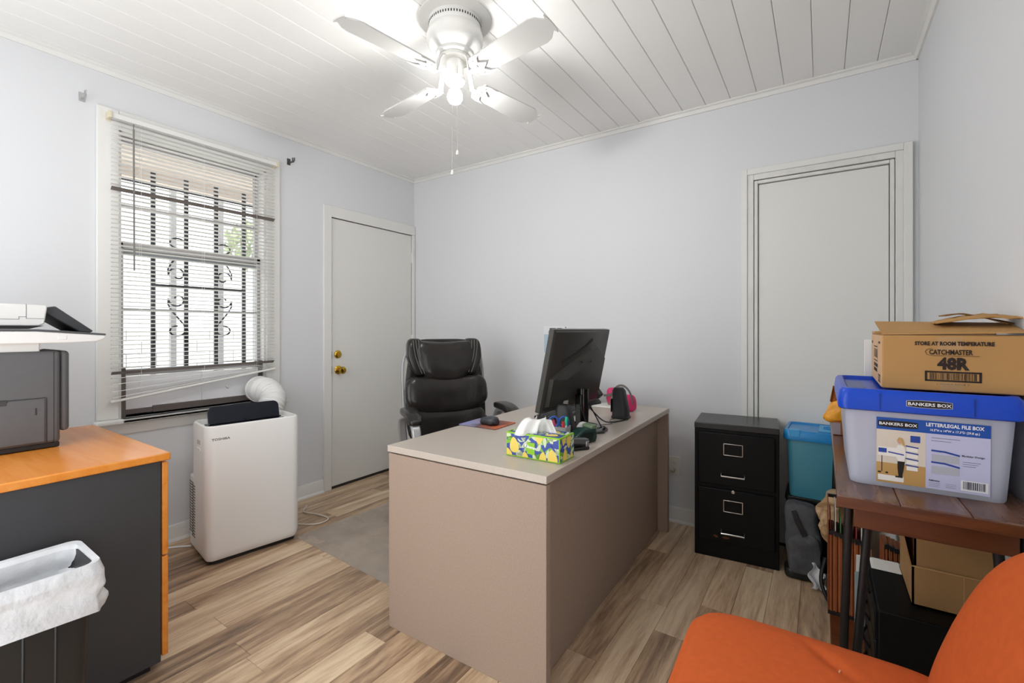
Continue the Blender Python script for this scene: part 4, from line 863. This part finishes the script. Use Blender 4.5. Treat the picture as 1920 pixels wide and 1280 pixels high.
poly(m1 := MB(), badge(None, .083, .019), BM, .0008); obj('badge_rim', m1, mat('rim_grey', '#b5b7bb', .4), ld)
poly(m1 := MB(), badge(None, .080, .0165), BM, .0012); bo = obj('badge', m1, PRINT, ld)
text(tm := MB(), 'BANKERS BOX', .0105, BM @ T(0, -.0038, .0016), sx=1.12, bold=.02); obj('badge_lettering', tm, PRINTW, ld)
# printed label on front of tub
FA = math.atan(.0412)
LM = face((.012, -fbd/2-.0072, .098), (1, 0, 0), (0, -math.sin(FA), math.cos(FA)))
LX0, LX1, LY0, LY1 = -.103, .101, -.085, .078
lbm = MB(); rect(lbm, LX0, LX1, LY0, LY1, LM, .0006); lab = obj('label_sheet', lbm, mat('label_lilac', '#c6c8e6', .4), fb)
rect(m1 := MB(), LX0, LX1, .048, LY1, LM, .0010); obj('label_header', m1, mat('label_blue', '#1450a8', .4), lab)
poly(m1 := MB(), [(p[0]-.062, p[1]+.063) for p in badge(None, .076, .018)], LM, .0014); obj('label_badge', m1, PRINT, lab)
tm = MB(); text(tm, 'BANKERS BOX', .0098, LM @ T(-.062, .0597, .0018), sx=1.12, bold=.02); text(tm, 'LETTER/LEGAL FILE BOX', .0115, LM @ T(.040, .0655, .0016), sx=.80, bold=.03); text(tm, '10.5"H x 14"W x 17.3"D (29.8 qt.)', .0072, LM @ T(.040, .0545, .0016), sx=.85, bold=.02)
obj('label_white_text', tm, PRINTW, lab)
# picture on the label
pm = MB(); rect(pm, LX0, -.010, -.035, .048, LM, .0010); obj('photo_backdrop', pm, mat('photo_cream', '#dcd2c2', .5), lab)
pm = MB(); rect(pm, LX0, -.010, LY0, -.035, LM, .0010); obj('photo_floor', pm, mat('photo_floor_tan', '#c39a5c', .5), lab)
pm = MB(); poly(pm, [(-.062, .012), (-.050, .012), (-.046, -.005), (-.050, -.03), (-.06, -.03), (-.068, -.01)], LM, .0016); rect(pm, -.10, -.060, -.018, .004, LM, .0013); rect(pm, -.10, -.05, -.08, -.066, LM, .0013)
for i in range(4): rect(pm, -.045, -.024, -.048+.0155*i, -.038+.0155*i, LM, .0013)
obj('photo_white_shapes', pm, mat('photo_white', '#f0ece6', .5), lab)
pm = MB(); poly(pm, [(-.062, -.028), (-.048, -.028), (-.05, -.045), (-.053, -.065), (-.060, -.065), (-.062, -.045)], LM, .0018); rect(pm, -.066, -.052, -.069, -.065, LM, .0018); rect(pm, -.100, -.094, -.062, -.058, LM, .0016); rect(pm, -.085, -.080, -.062, -.058, LM, .0016); rect(pm, -.093, -.0915, -.058, -.018, LM, .0016); obj('photo_dark_shapes', pm, PRINT, lab)
pm = MB(); poly(pm, [(-.080, -.006), (-.05, -.010), (-.05, -.013), (-.08, -.009)], LM, .0020); rect(pm, -.099, -.083, -.010, .001, LM, .0020)
for i in range(4): poly(pm, [(-.047, -.036+.0155*i), (-.023, -.039+.0155*i), (-.023, -.036+.0155*i), (-.047, -.033+.0155*i)], LM, .0019)
rect(pm, -.038, -.020, .022, .038, LM, .0016)
for z in (.006, -.022): poly(pm, [(.0, z+.004), (.025, z+.003), (.05, z-.003), (.05, z-.007), (.024, z-.001), (.0, z)], LM, .0016)
obj('photo_blue_shapes', pm, mat('photo_blue', '#27479c', .5), lab)
pm = MB(); poly(pm, [(-.058+.0045*math.cos(a), .021+.006*math.sin(a)) for a in [2*PI*i/14 for i in range(14)]], LM, .0020); obj('photo_face', pm, mat('photo_skin', '#d3a684', .6), lab)
pm = MB(); poly(pm, [(-.064, .022), (-.060, .031), (-.053, .030), (-.050, .020), (-.048, .008), (-.052, .012), (-.056, .026)], LM, .0022); obj('photo_hair', pm, mat('photo_blond', '#c9a262', .6), lab)
pm = MB()
for z in (-.022, -.05): rect(pm, .001, .049, z+.003, z+.021, LM, .0013)
obj('photo_grey_boxes', pm, mat('photo_grey', '#b6b8c2', .5), lab)
pm = MB(); rect(pm, .052, .098, LY0+.006, LY0+.030, LM, .0012); obj('barcode_patch', pm, mat('label_white', '#efeff2', .5), lab)
pm = MB(); q = random.Random(2); x = .056
while x < .093: w_ = q.choice((.0007, .0012, .002)); rect(pm, x, x+w_, LY0+.010, LY0+.028, LM, .0016); x += w_+q.choice((.0008, .0014))
text(pm, 'Modular Design', .006, LM @ T(.053, .0005, .0016), align='LEFT', bold=.015); text(pm, 'Fellowes', .0055, LM @ T(-.004, -.066, .0016), align='LEFT', bold=.03)
for i in range(2): rect(pm, .0, .05-.015*i, .038-.007*i, .0388-.007*i, LM, .0013)
for i in range(3): rect(pm, .055, .085-.004*i, -.012-.005*i, -.0113-.005*i, LM, .0013); rect(pm, -.004, .016, -.071-.004*i, -.0705-.004*i, LM, .0013); rect(pm, .026, .044, -.069-.004*i, -.0685-.004*i, LM, .0013)
obj('label_black_text', pm, mat('print_slate', '#3a3d4c', .6), lab)['kind'] = 'stuff'
text(tm := MB(), 'Weekly Employee Time Sheet', .0075, LM @ T(-.113, -.03, -.012, rz=PI/2), bold=.0); obj('inside_sheet_text', tm, mat('print_slate', '#3a3d4c', .6), fb)
ins = thing('filed_papers', 'white paper sheets filed inside the frosted file box', 'papers', (FBX, FBY, TZ+.012))
for i in range(6): obj('sheet', MB().box(-.12, .12-.01*(i % 3), -.16+.045*i, -.158+.045*i, 0, .17-.008*(i % 2)), PAPER, ins)

# carton on the file box
KC = mat('printed_carton', '#b98d55', .7, var=.05, vscale=7, bump=.03, bscale=60); KCL = mat('printed_carton_pale', '#d8b088', .7, var=.04, vscale=9)
ct = thing('printed_carton_box', 'brown shipping carton with black print resting on the blue lid', 'cardboard box', (3.170, -1.44, TZ+.2445), math.radians(-1.0))
cw, cd, ch_ = .254, .37, .140
obj('body', MB().box(0, cw, 0, cd, 0.0005, ch_-.004), KC, ct, .003)
obj('side_panel', MB().box(-.0012, .0005, .003, cd-.003, .003, ch_-.006), KCL, ct)
obj('front_flap', MB().add([(0, .0, ch_-.003), (cw, .0, ch_+.002), (cw, .14, ch_+.024), (-.006, .15, ch_+.03), (0, 0, ch_), (cw, .0, ch_+.005), (cw, .14, ch_+.027), (-.006, .15, ch_+.033)], [(0, 1, 2, 3), (7, 6, 5, 4), (0, 4, 5, 1), (2, 6, 7, 3), (1, 5, 6, 2), (0, 3, 7, 4)]), KC, ct)
obj('torn_flap', MB().grid(lambda u, v: (.11+.17*u, .05+.10*v, ch_+.026+.022*math.sin(u*2.6)*(.6+.4*v)+.006*noise.noise(Vector((u*9, v*9, 1)))), 12, 8), KC, ct, solid=.004, ang=25)
obj('torn_strip', MB().strip(smooth_path([(.13, .12, ch_+.045), (.17, .13, ch_+.05), (.22, .12, ch_+.036), (.252, .10, ch_+.024)], 6), .03, .003), mat('kraft_dark', '#8a6238', .8), ct)
obj('rear_flap', MB().box(0, cw, cd-.12, cd, ch_-.003, ch_+.004), KC, ct)
CM = face((0, -.0004, 0), (1, 0, 0), (0, 0, 1))
tm = MB()
text(tm, 'STORE AT ROOM TEMPERATURE', .0125, CM @ T(.133, .1115, .0010), sx=.76, bold=.045)
text(tm, 'CATCHMASTER', .0165, CM @ T(.128, .0895, .0010), sx=.66, bold=.03)
text(tm, '48R', .038, CM @ T(.132, .0545, .0010), sx=.86, bold=.05)
lg = [(.075, .090), (.077, .101), (.083, .1045)]
tm.strip([(.096, -.0009, .1045), (.086, -.0009, .1015), (.0825, -.0009, .0955), (.086, -.0009, .0885), (.096, -.0009, .0865), (.178, -.0009, .0865)], .0006, .0012, up=(0, 1, 0))
for a in ((.082, .182, .045, .049), (.082, .182, .024, .028), (.082, .0865, .024, .049), (.1775, .182, .024, .049)): rect(tm, *a, CM, .0004)
q = random.Random(5); x = .091
while x < .172: w_ = q.choice((.0006, .0012, .0018)); rect(tm, x, x+w_, .0285, .0445, CM, .0004); x += w_+q.choice((.0008, .0014, .002))
text(tm, '1   0 0 2 4 6 8   0 0 0 4 8   0', .005, CM @ T(.132, .0165, .0006), sx=1.)
obj('front_print', tm, mat('carton_ink', '#2a1d16', .7), ct)['kind'] = 'stuff'
SM = face((-.0014, 0, 0), (0, -1, 0), (0, 0, 1)); tm = MB()
for (a, b_, z0, z1) in ((-.09, -.04, .112, .118), (-.34, -.30, .108, .116), (-.25, -.13, .060, .063), (-.25, -.13, .10, .103), (-.13, -.125, .06, .115), (-.25, -.12, .044, .054), (-.25, -.14, .030, .040), (-.10, -.03, .026, .030), (-.10, -.03, .004+.006, .008+.006)): rect(tm, a, b_, z0, z1, SM, .0003)
for i in range(12): rect(tm, -.095+.005*i, -.093+.005*i, .015, .025, SM, .0003); rect(tm, -.245+.01*i, -.240+.01*i, .07, .095, SM, .0003)
obj('side_print', tm, mat('carton_ink', '#2a1d16', .7), ct)['kind'] = 'stuff'
TAPE = bpy.data.materials.new('clear_tape'); TAPE.use_nodes = True; nt = TAPE.node_tree; b_ = nt.nodes['Principled BSDF']; b_.inputs['Base Color'].default_value = (.75, .6, .42, 1); b_.inputs['Roughness'].default_value = .12; b_.inputs['Alpha'].default_value = .15
obj('tape', rect(MB(), .105, .150, .100, .132, CM, .0007), TAPE, ct); obj('tape', rect(MB(), .11, .15, .001, .022, CM, .0007), TAPE, ct)
# leaning white papers behind the carton
o = obj('envelope', MB().box(-.12, .12, 0, .006, 0, .36), PAPER, None, .001); o.location = (3.278, -1.050, TZ+.0005); tag(o, 'white envelopes standing behind the file box', 'envelope')
# orange package and small box near the table's far end
og = thing('snack_package', 'torn yellow-orange package at the far left end of the table', 'package', (3.088, -.82, TZ+.002), 0)
OR = mat('package_orange', '#e09a2a', .45, var=.15, vscale=30); ORB = mat('package_brown', '#8a4a14', .6)
obj('box', MB().box(-.01, .05, -.03, .05, 0, .05), ORB, og, .002)
obj('printed_side', MB().box(-.012, .012, -.0315, -.03, .002, .045), mat('package_grey', '#8d8289', .6), og)
obj('torn_bag', MB().sbox(.06, .07, .09, 3, 12, slump(.03, 21, 22), T(.0, 0, .085)), OR, og, ang=20)
obj('torn_flap', MB().grid(lambda u, v: (-.02+.02*u+.01*v, .01*math.sin(6*u), .12+.06*v-.02*u), 4, 6), ORB, og, solid=.001)
obj('white_inner', MB().sbox(.045, .04, .06, 3, 8, slump(.02, 31, 25), T(.035, 0, .13)), PAPER, og, ang=20)

# ------------------------------------------------------------------ orange chair (faces -x)
ORG = mat('burnt_orange_fabric', '#cd5f2c', .8, var=.05, vscale=60, bump=.1, bscale=400, spec=.25)
gc = thing('side_chair', 'burnt orange upholstered side chair in front of the table', 'chair', (3.02, -1.915, 0), math.radians(2))
def seatfn(q, p):
    z = q.z+.012*(1-p[1]**2)*(1-p[0]**2)
    dd = (q.y-.135+1.0*(q.x-.06)); cr = math.exp(-(dd/.02)**2)/(1+math.exp(90*(q.x-.07)))/(1+math.exp(-70*(q.x-.015)))
    if q.z > 0: z -= .013*cr
    return (q.x, q.y*(1-.03*p[0]), z-(.02*max(0, -p[0])**4))
obj('seat', MB().sbox(.50, .50, .12, 9, 60, seatfn, T(0, 0, .428)), ORG, gc)
obj('seat_piping', MB().tube([(.058-.004*i, .135-.014*i, .4895-.0006*i) for i in range(6)], .0018, 6), mat('pale_thread', '#e8b088', .7), gc)
def backfn(q, p):
    zz = q.z; z = zz+.60
    cr = math.exp(-((p[2]-.41+(p[1]+.13)*.3)/.085)**2)*(1 if p[0] < 0 else 0)/(1+math.exp(16*(p[1]+.16)))
    x = q.x+.245+.36*(z-.46)+.25*q.y*q.y*-1.0+.034*cr
    return (x, q.y*(1-.05*abs(p[2])), z)
obj('backrest', MB().sbox(.11, .50, .46, 3.0, 60, backfn), ORG, gc)
for sx in (-1, 1):
    for sy in (-1, 1): obj('leg', MB().cyl((sx*.19, sy*.19, .372), (sx*.22, sy*.22, .001), .016, 12, r1=.011), IRON, gc)
obj('under_frame', MB().box(-.21, .21, -.21, .21, .352, .372), BLACK, gc)
